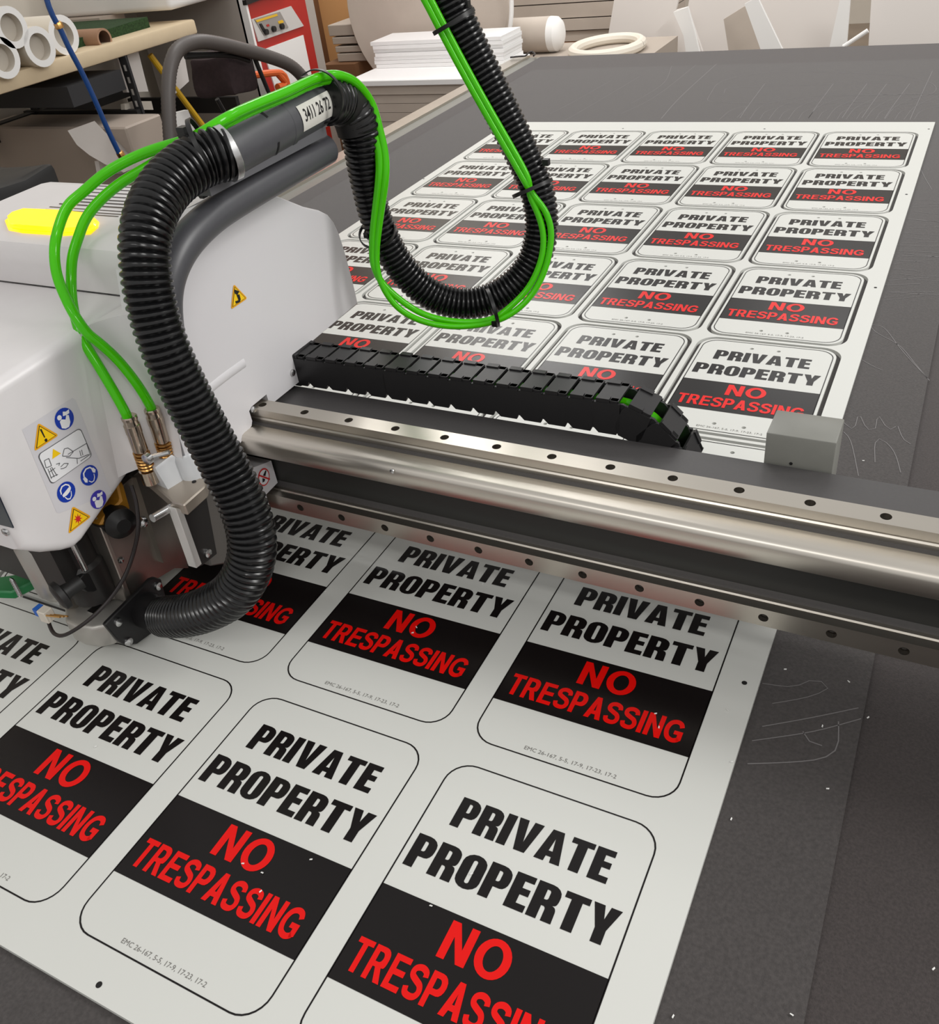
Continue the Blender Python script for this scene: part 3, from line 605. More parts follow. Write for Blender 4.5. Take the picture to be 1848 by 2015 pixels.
bm = B(); shell(bm, Lc * .60, Lc * .985, -.42, .62, .0252, 16); gpart('tape_label', bm, 'tape', ct, 'torn white tape label with handwritten numbers')
bm = B(); vs = text_into(bm, '3411 26 72', .018, None, .0003, .15, 1.0); bmesh.ops.triangulate(bm, faces=bm.faces[:]); bmesh.ops.subdivide_edges(bm, edges=bm.edges[:], cuts=3, use_grid_fill=True); vs = bm.verts[:]; w = max(v.co.x for v in vs)
for v in vs:
    lu = Lc * .625 + v.co.x / w * Lc * .27; v.co = cyl(lu, .02 + (v.co.y - .002) / .0262, .0255)
gpart('handwritten_number', bm, 'hole', ct)
bm = B(); c0 = Q(410, 386, 'x', XC + .012); c1 = Q(638, 266, 'x', XC + .012); d = (c1 - c0).normalized(); up = Vector((0, -d.z, d.y))
if up.z < 0: up = -up
add_prism(bm, [c0, c1, c1 + up * .012, c0 + up * .012], (.004, 0, 0)); add_prism(bm, [c0, c1, c1 - Vector((.03, 0, 0)), c0 - Vector((.03, 0, 0))], up * .003)
gpart('mounting_channel', bm, 'channel', pip)
bm = B(); q = Q(403, 378, 'x', XC); add_lathe(bm, q, (-d), [(0, .005), (.006, .005), (.007, .004)], 6); gpart('hex_bolt', bm, 'rubber', pip)
bm = B(); c0 = Q(515, 213, 'x', XC - .02); c1 = Q(598, 172, 'x', XC - .02); add_prism(bm, [c0, c1, c1 + Vector((.032, 0, -.004)), c0 + Vector((.032, 0, -.004))], (0, 0, .003)); gpart('upper_clip', bm, 'pipe', ct, 'thin sheet metal clip on the tube')

# tool holder, router and pneumatic block
def tplate(name, pix, x, d, m, label=None, bev=.0008):
    bm = B(); slab(bm, x, pix, d)
    if bev: bevel(bm, bev, 1)
    return gpart(name, bm, m, None, label)
tplate('tool_plate', [(190, 1000), (300, 905), (345, 1010), (372, 1118), (345, 1118), (300, 1145), (250, 1192), (236, 1150)], XT, -.012, 'alu', 'brushed aluminium tool plate')
bm = B(); slab(bm, XT + .010, [(190, 1020), (199, 1016), (247, 1140), (262, 1180), (250, 1186), (238, 1142)], -.02); bevel(bm, .001, 1); gpart('plate_flange', bm, 'alu')
bm = B()
for p in ((237, 1102), (325, 1047)): add_lathe(bm, (XT, *yz(*p, XT)), (1, 0, 0), [(0, .0042), (.002, .0036), (.003, .0016)], 12)
gpart('plate_screws', bm, 'screw')
tplate('tool_back_plate', [(95, 1080), (200, 1050), (250, 1190), (130, 1200), (105, 1130)], XT - .045, -.01, 'alu')
sp0 = Q(165, 1120, 'x', XT - .022)
bm = B(); add_lathe(bm, (sp0.x, sp0.y, .065), (0, 0, 1), [(0, .018), (.004, .024), (.05, .024), (.055, .020), (.14, .020)], 24); gpart('router_spindle', bm, 'darkmetal')
bm = B(); q = Q(152, 1090, 'x', XT + .004); add_tube(bm, [q + Vector((0, 0, .05)), q + Vector((0, 0, -.022))], .0035, 12); gpart('guide_rod', bm, 'screw')
bm = B(); q = Q(128, 1163, 'x', XT + .004); w_ = Q(160, 1150, 'x', XT - .012) - q
add_lathe(bm, q - Vector((0, .012, 0)), (.3, 1, .1), [(0, .012), (.002, .0165), (.008, .0165), (.010, .009), (.016, .008), (.03, .008)], 20); gpart('clamp_knob', bm, 'rubber', None, 'black round clamping knob')
tplate('knob_block', [(150, 1148), (165, 1130), (205, 1120), (215, 1150), (185, 1165), (172, 1166)], XT, -.02, 'black')
bm = B(); q = Q(95, 1120, 'x', XT - .06); add_lathe(bm, (q.x, q.y, .072), (0, 0, 1), [(0, .016), (.01, .022), (.075, .022), (.08, .019), (.11, .019)], 24); gpart('spindle_motor', bm, 'alu2')
bm = B(); add_box(bm, (-.80, -2.06, .155), (-.70, -1.98, .195)); bevel(bm, .004); gpart('left_tool_holder', bm, 'ochre' if False else 'alu2')
bm = B(); q = [Q(*p, 'z', .055) for p in ((-40, 1165), (0, 1150), (66, 1140), (75, 1158), (30, 1180), (-30, 1178))]
add_prism(bm, q, (0, 0, .012)); bevel(bm, .002, 1); gpart('brush_guard', bm, 'greenp', None, 'green plastic brushguard under the left tool')
bm = B(); a_ = Q(24, 1142, 'z', .085); b_ = Q(40, 1172, 'z', .068); nn = 60
add_tube(bm, [a_.lerp(b_, i / nn) + Vector((math.cos(i * .9) * .0035, 0, math.sin(i * .9) * .0035)) for i in range(nn + 1)], .0014, 6); gpart('guard_spring', bm, 'screw')
# suction foot
ft = [Q(*p, 'z', .052) for p in ((126, 1196), (140, 1180), (158, 1186), (200, 1180), (247, 1172), (262, 1180), (208, 1230), (180, 1236), (150, 1232), (127, 1222))]
bm = B(); add_prism(bm, ft, (0, 0, -.032)); bevel(bm, .004, 3); foot = gpart('suction_foot', bm, 'alu2', None, 'silver rounded foot of the routing tool')
bm = B(); q = [Q(*p, 'z', .0525) for p in ((172, 1204), (190, 1190), (205, 1192), (186, 1210))]; add_prism(bm, q, (0, 0, .0015)); q = [Q(*p, 'z', .0525) for p in ((172, 1166), (196, 1158), (198, 1172), (178, 1182))]; add_prism(bm, q, (0, 0, .01)); gpart('clamp_lever', bm, 'screw', foot)
XN = -.604
noz = [(207, 1230), (212, 1224), (296, 1140), (306, 1136), (318, 1140), (328, 1178), (320, 1240), (300, 1246), (270, 1268), (246, 1270), (234, 1262)]
bm = B(); slab(bm, XN, noz, -.006); bevel(bm, .0012, 1)
h0 = D(322, 1213, 1.075); h0g = W2G(h0); base = Vector((XN, *yz(289, 1200, XN)))
add_tube(bm, [base + Vector((-.004, 0, 0)), base.lerp(h0g, .25), base.lerp(h0g, .7), h0g], lambda i: (.0215, .0210, .0205, .0215)[i], 24); nz = gpart('suction_nozzle', bm, 'black', None, 'black plastic suction nozzle')
bm = B()
for p in ((231, 1224), (310, 1153), (252, 1262)): add_lathe(bm, (XN, *yz(*p, XN)), (1, 0, 0), [(0, .0052), (.003, .0048), (.0042, .002)], 12)
gpart('nozzle_screws', bm, 'screw', nz)
# black bracket with bright edge, block, fittings
XK = -.508
tplate('bracket_plate', [(357, 1004), (405, 966), (428, 1090), (400, 1112), (392, 1116)], XK, -.016, 'darkmetal', 'black bracket plate', .0008)
tplate('bracket_edge', [(345, 1000), (360, 1002), (398, 1110), (387, 1119)], XK + .003, -.012, 'edge', 'bright bracket edge strip')
bm = B(); add_lathe(bm, (XK, *yz(407, 1088, XK)), (1, 0, 0), [(0, .0052), (.003, .0048), (.0042, .002)], 12); gpart('bracket_screw', bm, 'screw')
bm = B(); blk = [Q(*p, 'z', .197) for p in ((283, 938), (325, 924), (405, 942), (403, 957), (362, 994), (340, 988), (318, 968))]
add_prism(bm, blk, (0, 0, -.014)); bevel(bm, .0015, 1); blo = gpart('valve_block', bm, 'block', None, 'beige metal valve block')
bm = B(); q = Q(382, 948, 'z', .1972); add_lathe(bm, q, (0, 0, 1), [(0, .0025), (.0005, .0024)], 10); gpart('bolt_hole', bm, 'hole', blo)
def capo(name, px, py, z, r, h, tilt, n):
    q = Q(px, py, 'z', z); bm = B(); add_lathe(bm, q, tilt, [(0, r), (h * .9, r * .96), (h, r * .85)], n); gpart(name, bm, 'cap', blo, 'milky plastic plug cap', .5)
capo('plug_cap', 340, 950, .193, .0185, .032, (-.15, -.1, 1), 4); capo('plug_cap', 384, 938, .193, .0145, .030, (-.2, .05, 1), 20)
def fitting(top, bot, d0, d1):
    a = W2G(D(*top, d0)); b_ = W2G(D(*bot, d1)); L = (b_ - a).length; ax_ = b_ - a
    bm = B(); add_lathe(bm, a, ax_, [(0, .0068), (.001, .0080), (.004, .0080), (.0045, .0070), (L * .12, .0076), (L * .125, .0083), (L * .24, .0083), (L * .245, .0078), (L * .50, .0078), (L * .51, .0062), (L * .80, .0062), (L * .81, .0088), (L, .0088)], 20)
    f_ = gpart('push_fitting', bm, 'brass', blo, 'nickel plated push-in air fitting', .35)
    bm = B(); s1, u1 = frame_of(ax_); n_ = 90; add_tube(bm, [a + ax_ * (.52 + .27 * i / n_) + (s1 * math.cos(i * .42) + u1 * math.sin(i * .42)) * .0074 for i in range(n_ + 1)], .0013, 6); gpart('fitting_spring', bm, 'gold', f_)
    return a
fitting((253, 818), (298, 948), .955, .995); fitting((298, 803), (338, 926), .962, 1.0)
bm = B(); a_ = W2G(D(294, 900, .96)); add_lathe(bm, a_, (0, -1, 0), [(0, .006), (.005, .006), (.006, .004)], 14); add_tube(bm, [a_, a_ + Vector((.02, .01, .004))], .0025, 8); gpart('throttle_screw', bm, 'screw', blo)
bm = B(); a_ = Q(300, 1020, 'x', XK - .01); b_ = Q(343, 995, 'x', XK - .01); add_tube(bm, [a_, b_], .0045, 12); gpart('locating_pin', bm, 'screw')
bm = B(); slab(bm, XT + .018, [(228, 925), (245, 955), (258, 1000), (230, 1040), (196, 1035), (205, 1018), (238, 985), (232, 960)], -.02); bevel(bm, .002, 1); gpart('motor_bracket', bm, 'ochre', None, 'ochre bracket behind the black knob')
bm = B(); slab(bm, XT + .02, [(200, 1035), (222, 1050), (232, 1043), (238, 1030), (232, 1025)], -.018); gpart('bracket_foot', bm, 'black')
bm = B(); q = Q(240, 1024, 'x', XT + .022); add_lathe(bm, q - Vector((.012, 0, 0)), (1, -.35, .05), [(0, .0175), (.018, .0175), (.022, .013), (.026, .008)], 24); gpart('adjusting_knob', bm, 'rubber', None, 'black round adjusting knob')
bm = B(); q = Q(277, 1025, 'x', XT + .03); add_lathe(bm, q, (1, -.2, 0), [(0, .006), (.004, .0065), (.008, .005), (.01, .002)], 8); gpart('cap_screw', bm, 'screw')
bm = B(); slab(bm, XT + .008, [(268, 940), (300, 935), (352, 1100), (322, 1108)], -.012); gpart('linear_guide', bm, 'alu')
bm = B(); cb = [W2G(D(*p)) for p in ((258, 955, 1.0), (268, 990, 1.0), (272, 1040, 1.0), (262, 1090, 1.02), (245, 1135, 1.03), (215, 1180, 1.04), (175, 1220, 1.05), (130, 1249, 1.07), (108, 1248, 1.09), (98, 1232, 1.10), (95, 1220, 1.105))]
add_tube(bm, smooth_path(cb, .006), .0022, 8); gpart('sensor_wire', bm, 'wire', None, 'thin black wire drooping to the plug')
bm = B(); a_ = W2G(D(94, 1216, 1.105)); 
for i, (x, y, w1, h1) in enumerate(((92, 1210, .008, .010),)):
    add_box(bm, a_ + Vector((-.005, -.006, -.002)), a_ + Vector((.008, .006, .014)))
bevel(bm, .001, 1); gpart('wire_plug', bm, 'plugw', None, 'small cream wire plug')
bm = B(); add_box(bm, a_ + Vector((-.012, -.005, .004)), a_ + Vector((-.0052, .005, .014))); gpart('plug_latch', bm, 'blue', None, 'bright blue plug latch')
bm = B()
for k in range(3): add_tube(bm, [a_ + Vector((.008, -.004 + .004 * k, .010 - .003 * k)), a_ + Vector((.026, .000 + .004 * k, .010 - .003 * k))], .0011, 6)
gpart('plug_leads', bm, 'gold')
bm = B(); add_box(bm, (-.80, -2.04, .10), (XM - .05, -1.86, .30)); gpart('head_core', bm, 'darkmetal')

# ------------------------------------------------------------------ corrugated hoses
def corrugated(bm, path, r, pitch=.0076, depth=.0032, n=28):
    st = pitch / 6; d = smooth_path(path, st); N = len(d)
    rr = r if callable(r) else (lambda t: r)
    prof = [0, .55, .95, 1, .95, .55]
    add_tube(bm, d, lambda i: rr(i / N) - depth + depth * prof[i % 6], n); return d
h1 = [(446, 301, .925), (425, 305, .922), (385, 320, .915), (335, 358, .898), (302, 408, .880), (287, 462, .868), (286, 520, .863), (298, 600, .864), (325, 685, .868), (362, 765, .877), (403, 845, .888), (443, 920, .898), (475, 985, .905), (495, 1050, .915), (492, 1110, .93), (462, 1165, .955), (410, 1198, .99), (360, 1212, 1.03), (322, 1213, 1.075)]
hs = thing('suction_hose', 'black corrugated hose curving down from the tube to the suction nozzle', 'hose', D(400, 845, .93))
bm = B(); corrugated(bm, [D(*p) for p in h1], lambda t: .0255 - .0028 * math.sin(min(1, t / .28) * math.pi / 2) + .0022 * min(1, max(0, (t - .35) / .3)) - .001 * max(0, (t - .8) / .2), .0068, .0030); part('hose_body', bm, M['hose'], hs)
bm = B(); a_ = D(437, 304, .9255); b_ = D(449, 298.5, .928); add_lathe(bm, a_, b_ - a_, [(0, .0262), (.0005, .0266), (.0065, .0266), (.007, .0262)], 28); part('hose_clamp', bm, M['screw'], hs, 'shiny steel band clamp')
far = lambda L, o: [(x, y, d if d <= 1.10 else 1.10 + (d - 1.10) * .17 - (o if d > 1.2 else o * (d - 1.10) / .1)) for x, y, d in L]
h2 = [(640, 200, 1.062), (660, 197, 1.08), (682, 206, 1.10), (699, 230, 1.125), (712, 265, 1.155), (718, 320, 1.20), (726, 375, 1.25), (742, 435, 1.30), (772, 500, 1.345), (815, 555, 1.385), (865, 588, 1.41), (920, 598, 1.425), (975, 585, 1.425), (1025, 550, 1.41), (1056, 500, 1.395), (1066, 440, 1.38), (1058, 380, 1.37), (1035, 320, 1.36), (1000, 245, 1.35), (955, 155, 1.345), (908, 60, 1.34), (872, -25, 1.34), (835, -120, 1.34)]
h_ = thing('extraction_hose', 'black corrugated hose hanging in a loop and rising out of the picture', 'hose', D(920, 598, 1.43))
def upward(pts):                                   # carry the line on up towards the roof
    d = (pts[-1] - pts[-2]).normalized(); return pts + [pts[-1] + d * .15 + Vector((0, .0, .05)), pts[-1] + d * .35 + Vector((0, 0, .25)), pts[-1] + d * .45 + Vector((0, 0, .75))]
bm = B(); corrugated(bm, upward([D(*p) for p in far(h2, 0)]), lambda t: .0250 - .0052 * min(1, max(0, (t - .036) / .036)) + .0024 * min(1, max(0, (t - .12) / .24)), .0064, .0026); part('hose_body', bm, M['hose'], h_)
bm = B(); add_tube(bm, smooth_path([D(x, y, d_) for x, y, d_ in far(((666, 199, 1.086), (684, 209, 1.104), (698, 232, 1.127), (707, 262, 1.15)), 0)], .004), lambda i: .0252 - .00006 * i, 26); part('elbow_sleeve', bm, M['rubber'], h_, 'smooth dark elbow sleeve')

# ------------------------------------------------------------------ green air tubes
tA = [(298, 806, .965), (296, 799, .96), (273, 760, .95), (234, 710, .945), (195, 674, .94), (171, 655, .938), (144, 616, .94), (125, 577, .95), (111, 538, .96), (107, 495, .97), (113, 456, .975), (132, 406, .975), (163, 379, .97), (212, 337, .96), (288, 299, .945), (364, 277, .925), (398, 261, .92), (447, 231, .93), (504, 205, .965), (561, 182, 1.0), (614, 157, 1.04), (652, 147, 1.055), (685, 153, 1.072), (711, 173, 1.088), (733, 207, 1.10), (745, 250, 1.135), (757, 300, 1.165), (759, 345, 1.20), (752, 400, 1.24), (745, 450, 1.275), (741, 490, 1.30), (742, 530, 1.325), (755, 568, 1.35), (785, 608, 1.375), (830, 632, 1.395), (880, 642, 1.405), (930, 641, 1.41), (975, 632, 1.408), (1012, 614, 1.40), (1047, 580, 1.39), (1072, 533, 1.38), (1083, 485, 1.37), (1084, 448, 1.36), (1072, 413, 1.35), (1052, 388, 1.34), (1033, 358, 1.335), (1000, 300, 1.33), (955, 222, 1.325), (912, 145, 1.32), (873, 72, 1.32), (836, 0, 1.32), (790, -90, 1.32)]
tB = [(250, 822, .955), (248, 814, .952), (218, 760, .95), (183, 702, .952), (164, 671, .955), (150, 632, .96), (142, 593, .965), (140, 554, .97), (142, 507, .972), (154, 468, .972), (174, 420, .97), (227, 367, .962), (288, 330, .95), (333, 303, .942), (360, 288, .937), (400, 268, .935), (450, 239, .942), (507, 212, .975), (564, 189, 1.01), (616, 164, 1.048), (652, 156, 1.06), (681, 162, 1.076), (704, 181, 1.09), (724, 214, 1.10), (735, 255, 1.14), (746, 300, 1.17), (747, 345, 1.205), (741, 400, 1.245), (735, 450, 1.28), (733, 490, 1.305), (735, 520, 1.325), (750, 555, 1.35), (790, 592, 1.38), (832, 618, 1.40), (880, 631, 1.41), (930, 634, 1.413), (972, 627, 1.41), (1006, 602, 1.40), (1040, 567, 1.39), (1062, 522, 1.38), (1070, 480, 1.37), (1066, 442, 1.362), (1053, 407, 1.352), (1042, 382, 1.342), (1040, 352, 1.335), (1009, 294, 1.33), (964, 216, 1.325), (921, 139, 1.32), (882, 66, 1.32), (845, -6, 1.32), (799, -96, 1.32)]
for pth, lb in ((tA, 'green air tube from the right-hand fitting, lower of the pair in the loop'), (tB, 'green air tube from the left-hand fitting, upper of the pair in the loop')):
    bm = B(); tp_ = smooth_path(upward([D(*p) for p in far(pth, .020)]), 0.004, 22); add_tube(bm, tp_, lambda i: .0050 - .0011 * min(1, max(0, (i / len(tp_) - .25) / .07)), 14)
    solid('air_tube', bm, M['green'], lb, 'air tube', 'green air tubes tied to the hoses')
def loop_tie(c, ax_px, d, r, label, head, hw=.0045, squash=1.0):
    """a band round a hose: c centre pixel, ax_px pixel along the hose"""
    a = D(*c, d); b_ = D(*ax_px[:2], ax_px[2]); ax_ = (b_ - a).normalized(); s1, u1 = frame_of(ax_)
    bm = B(); n_ = 36; rings = []
    for i in range(n_):
        an = 2 * math.pi * i / n_; dr = s1 * math.cos(an) + u1 * math.sin(an) * squash; p = a + dr * r
        rings.append([bm.verts.new(p + ax_ * w1 + dr * w2) for w1, w2 in ((-.0022, 0), (.0022, 0), (.0022, .0013), (-.0022, .0013))])
    for i in range(n_):
        A_, B_ = rings[i], rings[(i + 1) % n_]
        for k in range(4): bm.faces.new((A_[k], A_[(k + 1) % 4], B_[(k + 1) % 4], B_[k]))
    hp = D(*head); add_box(bm, hp - Vector((hw, hw, hw)), hp + Vector((hw, hw, hw)))
    solid('cable_tie', bm, M['tie'], label, 'cable tie', 'black cable ties on the hoses')
loop_tie((403, 296), (370, 312, .925), .922, .0285, 'black cable tie at the front end of the coupling tube', (362, 259, .915))
loop_tie((630, 190), (652, 178, 1.075), 1.050, .0255, 'black cable tie where the tubes bend over the elbow', (603, 158, 1.04), .004)
loop_tie((742, 458), (756, 488, 1.150), 1.128, .0215, 'black cable tie on the left, descending side of the loop', (722, 462, 1.13), .003)
loop_tie((969, 606), (1000, 596, 1.145), 1.143, .0235, 'black cable tie hanging at the bottom of the loop', (975, 636, 1.13), .0036)
loop_tie((1048, 370), (1033, 330, 1.13), 1.130, .0245, 'black cable tie on the right, rising side of the loop', (1075, 319, 1.13), .0036)
loop_tie((893, 42), (874, 2, 1.125), 1.125, .0250, 'topmost black cable tie on the hose near the picture edge', (918, 8, 1.13), .0036)

# ================================================================== background
RX = -2.6
# rack
rk = thing('storage_rack', 'slotted steel storage rack with tan shelf along the left wall', 'rack', (RX - .3, -.2, FL))
bm = B(); add_box(bm, (RX - .62, -1.4, .258), (RX, .50, .308)); bevel(bm, .008, 2); part('shelf_board', bm, M['tan'], rk, 'tan laminated shelf board')
bm = B(); 
for y in (.12, -1.2):
    add_box(bm, (RX - .035, y, FL), (RX - .03, y + .04, .258)); add_box(bm, (RX - .035, y, FL), (RX, y + .004, .258))
for z in (-.42, .03): add_box(bm, (RX - .60, -1.3, z), (RX - .56, .2, z + .06))
part('rack_posts', bm, M['slot'], rk) if False else bm.free()
for x, y in ((RX - .035, .10), (RX - .035, -1.3), (RX - .60, .10), (RX - .60, -1.3), (RX - .60, .62)):
    bm = B(); add_box(bm, (x, y, FL), (x + .004, y + .04, .258)); add_box(bm, (x, y, FL), (x + .036, y + .004, .258))
    for k in range(28): add_box(bm, (x + .004, y + .012, FL + .03 + k * .04), (x + .0046, y + .022, FL + .05 + k * .04), 1); add_box(bm, (x + .013, y - .0006, FL + .03 + k * .04), (x + .023, y, FL + .05 + k * .04), 1)
    part('post', bm, [M['slot'], M['shadowgap']], rk)
for y, pz in ((.10, 214), (.64, 190)):
    z1 = P(250, 214, 'y', .10).z if y < .5 else P(370, 190, 'y', .64).z
    for z in (z1, z1 - .55):
        bm = B(); add_box(bm, (RX - .62, y - .022, z - .062), (RX - .004, y - .002, z)); part('cross_beam', bm, M['darksteel'], rk)
bm = B(); add_box(bm, (RX - .60, -1.3, .02), (RX - .55, .62, .08)); part('rear_beam', bm, M['darksteel'], rk)
# rolls
def roll(px, py, r, ri, x, L, m, mi_, name, label, grp):
    c = P(px, py, 'x', x); bm = B(); n_ = 28; prof = [(0, ri), (0, r), (-L, r), (-L, ri)]
    rings = [[bm.verts.new(c + Vector((h, q_ * math.cos(2 * math.pi * k / n_), q_ * math.sin(2 * math.pi * k / n_)))) for k in range(n_)] for h, q_ in prof]
    for A_, B_, m_ in ((0, 1, 0), (1, 2, 2), (2, 3, 0), (3, 0, 1)):
        for k in range(n_): bm.faces.new((rings[A_][k], rings[A_][(k + 1) % n_], rings[B_][(k + 1) % n_], rings[B_][k])).material_index = m_
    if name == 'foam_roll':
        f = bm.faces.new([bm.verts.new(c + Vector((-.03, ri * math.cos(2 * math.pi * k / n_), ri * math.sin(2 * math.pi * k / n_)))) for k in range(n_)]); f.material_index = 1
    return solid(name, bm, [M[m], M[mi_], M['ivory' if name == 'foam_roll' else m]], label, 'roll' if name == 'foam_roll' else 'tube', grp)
roll(23, 54, .0585, .039, RX + .03, .55, 'foam', 'foamin', 'foam_roll', 'white foam roll on top of the pile at the left edge', 'white rolls on the shelf')
roll(7, 114, .0585, .039, RX + .03, .55, 'foam', 'foamin', 'foam_roll', 'white foam roll cut off by the left picture edge, lowest', 'white rolls on the shelf')
roll(79, 92, .0585, .039, RX + .03, .55, 'foam', 'foamin', 'foam_roll', 'white foam roll on the tan shelf, middle one beside the lowest', 'white rolls on the shelf')
roll(126, 69, .0600, .039, RX - .02, .55, 'foam', 'foamin', 'foam_roll', 'white foam roll behind the blue hose, next to the cardboard tube', 'white rolls on the shelf')
roll(206, 76, .0330, .0255, RX - .03, .40, 'card', 'cardin', 'cardboard_tube', 'brown cardboard tube on the tan shelf', None)
c = P(338, 21, 'y', .42); bm = B(); add_box(bm, (-3.28, .42, c.z), (c.x, .78, c.z + .35)); bevel(bm, .02, 3); solid('white_carton', bm, M['foam'], 'big white box on the shelf above the green turf', 'box')
c1 = P(300, 40, 'z', .315); bm = B(); add_box(bm, (-3.15, -.25, .309), (-2.70, .36, .345)); 
for v in bm.verts: v.co.z += .02 * math.sin(v.co.y * 9)
solid('turf_mat', bm, M['turf'], 'folded piece of dark green artificial turf on the shelf', 'turf')
bm = B(); add_box(bm, (-3.2, .36, .309), (-2.95, .49, c.z)); solid('shelf_crate', bm, M['boxy'], 'small grey crate under the white box on the shelf', 'crate')
# under the shelf
bm = B(); q0 = P(20, 250, 'y', -.12); add_box(bm, (-3.25, -.12, FL), (P(262, 300, 'y', -.12).x, .06, q0.z)); bevel(bm, .006, 1); solid('storage_box', bm, M['boxy'], 'large grey beige box standing under the rack shelf', 'box')
bm = B(); q0 = P(132, 172, 'y', -.2); add_box(bm, (-3.1, -.2, P(100, 212, 'y', -.2).z), (q0.x, .05, P(100, 172, 'y', -.2).z)); solid('grey_bin', bm, M['slot'], 'dark grey bin just under the tan shelf board', 'bin')
bm = B(); n_ = 14; rows = []
ctrl = [((133, 257), (186, 238)), ((139, 285), (197, 262)), ((152, 305), (212, 282)), ((170, 322), (233, 298)), ((195, 338), (255, 312))]
for (a, b_) in ctrl: rows.append([P(*a, 'x', RX + .02), P(*b_, 'x', RX + .02)])
for i in range(len(rows)): rows[i] = [v + Vector((.03 * i, 0, 0)) for v in rows[i]]
vv = [[bm.verts.new(p) for p in r_] for r_ in rows]
for A_, B_ in zip(vv, vv[1:]): bm.faces.new((A_[0], A_[1], B_[1], B_[0]))
bmesh.ops.solidify(bm, geom=bm.faces[:], thickness=.004); solid('curled_sheet', bm, M['curl'], 'pale curled plastic sheet below the blue air hose', 'sheet')
def bgquad(name, pix, ax, val, depth, m, label, cat, grp=None):
    bm = B(); add_prism(bm, [P(*p, ax, val) for p in pix], depth); return solid(name, bm, M[m], label, cat, grp)
bgquad('plastic_offcut', [(194, 317), (237, 306), (250, 340), (199, 345)], 'x', RX + .06, (-.02, 0, 0), 'off', 'small white offcut standing behind the machine cover', 'panel')
bgquad('offcut_board', [(230, 110), (272, 100), (292, 180), (250, 182)], 'x', RX - .08, (-.02, 0, 0), 'off', 'white board leaning left of the slotted post, upper', 'panel')
bgquad('offcut_board', [(245, 205), (268, 199), (298, 199), (302, 216), (246, 216)], 'x', RX - .06, (-.02, 0, 0), 'foamin', 'pale board lying just above the dark cross beam', 'panel')
bgquad('offcut_board', [(252, 237), (308, 236), (323, 275), (266, 275)], 'x', RX - .06, (-.02, 0, 0), 'foamin', 'cream board left of the post below the cross beam', 'panel')
bgquad('green_cloth', [(240, 285), (262, 272), (310, 270), (318, 300), (250, 310)], 'x', RX + .0, (-.1, 0, 0), 'deepgreen', 'crumpled dark green cloth below the cream board', 'cloth')
bgquad('offcut_board', [(338, 95), (360, 92), (372, 160), (345, 185), (325, 170)], 'x', RX - .12, (-.02, 0, 0), 'off', 'white board right of the post behind the grey hose', 'panel')
bgquad('offcut_board', [(345, 222), (370, 216), (388, 262), (352, 265)], 'x', RX + .02, (-.02, 0, 0), 'foam', 'bright white board below the dark bag', 'panel')
bm = B(); add_tube(bm, [P(295, 108, 'x', RX - .15), P(405, 255, 'x', RX - .10)], .012, 10); solid('yellow_handle', bm, M['yellowp'], 'long yellow tool handle leaning behind the slotted post', 'handle')
bm = B(); add_box(bm, (RX - .55, .2, FL), (RX - .2, .8, -.2)); solid('floor_carton', bm, M['boxy'], 'grey carton on the floor right of the rack post', 'box')
# floor-standing dust collector: bag, frame and hose
dc = thing('dust_collector', 'dark fabric bag on a black frame with arching grey hose', 'dust collector', P(430, 200, 'x', -2.25) * 1 - Vector((0, 0, P(430, 200, 'x', -2.25).z - FL)))
bm = B(); e0 = P(446, 112, 'x', -2.25); e1 = P(500, 122, 'x', -2.25); xl_ = P(366, 112, 'y', e0.y).x; zb_ = P(450, 197, 'x', -2.25).z
add_box(bm, (xl_, e0.y, zb_), (-2.25, e1.y, e0.z)); bmesh.ops.subdivide_edges(bm, edges=bm.edges[:], cuts=3, use_grid_fill=True)
for v in bm.verts: v.co += Vector((math.sin(v.co.z * 40 + v.co.y * 25), math.sin(v.co.x * 35 + v.co.z * 20), math.sin(v.co.x * 22 + v.co.y * 30))) * .006
bevel(bm, .012, 2, .9); part('dust_bag', bm, M['bag'], dc, 'maroon black fabric bag')
bm = B(); hp = [(337, 300), (333, 240), (331, 180), (336, 130), (352, 96), (388, 82), (430, 86), (480, 98), (530, 112), (570, 128), (594, 150), (606, 175), (612, 220)]
corr = smooth_path([P(*p, 'x', -2.2) for p in hp], .006); add_tube(bm, corr, lambda i: .0235 - (.0016 if i % 2 else 0), 16); part('grey_hose', bm, M['vac'], dc)
bm = B()
for L in ([(365, 107), (440, 105), (455, 98), (478, 93), (492, 98), (500, 112)], [(365, 112), (450, 109), (497, 122)], [(500, 112), (528, 180), (560, 260)], [(427, 195), (455, 245), (500, 330)]): add_tube(bm, smooth_path([P(*p, 'x', -2.22) for p in L], .02), .008, 8)
part('wire_frame', bm, M['black'], dc)
bm = B(); b0 = P(470, 240, 'x', -2.3); add_box(bm, (-2.5, b0.y - .2, FL), (-2.1, b0.y + .35, FL + .22)); bevel(bm, .02, 2); part('collector_base', bm, M['black'], dc)
bm = B()
for L in ([(498, 148), (545, 143), (560, 150), (566, 170)], [(545, 143), (562, 165), (545, 172)]): add_tube(bm, smooth_path([P(*p, 'x', -2.45) for p in L], .02), .014, 10)
solid('orange_clamp', bm, M['orangep'], 'orange plastic clamp in front of the red and white cabinet', 'clamp')
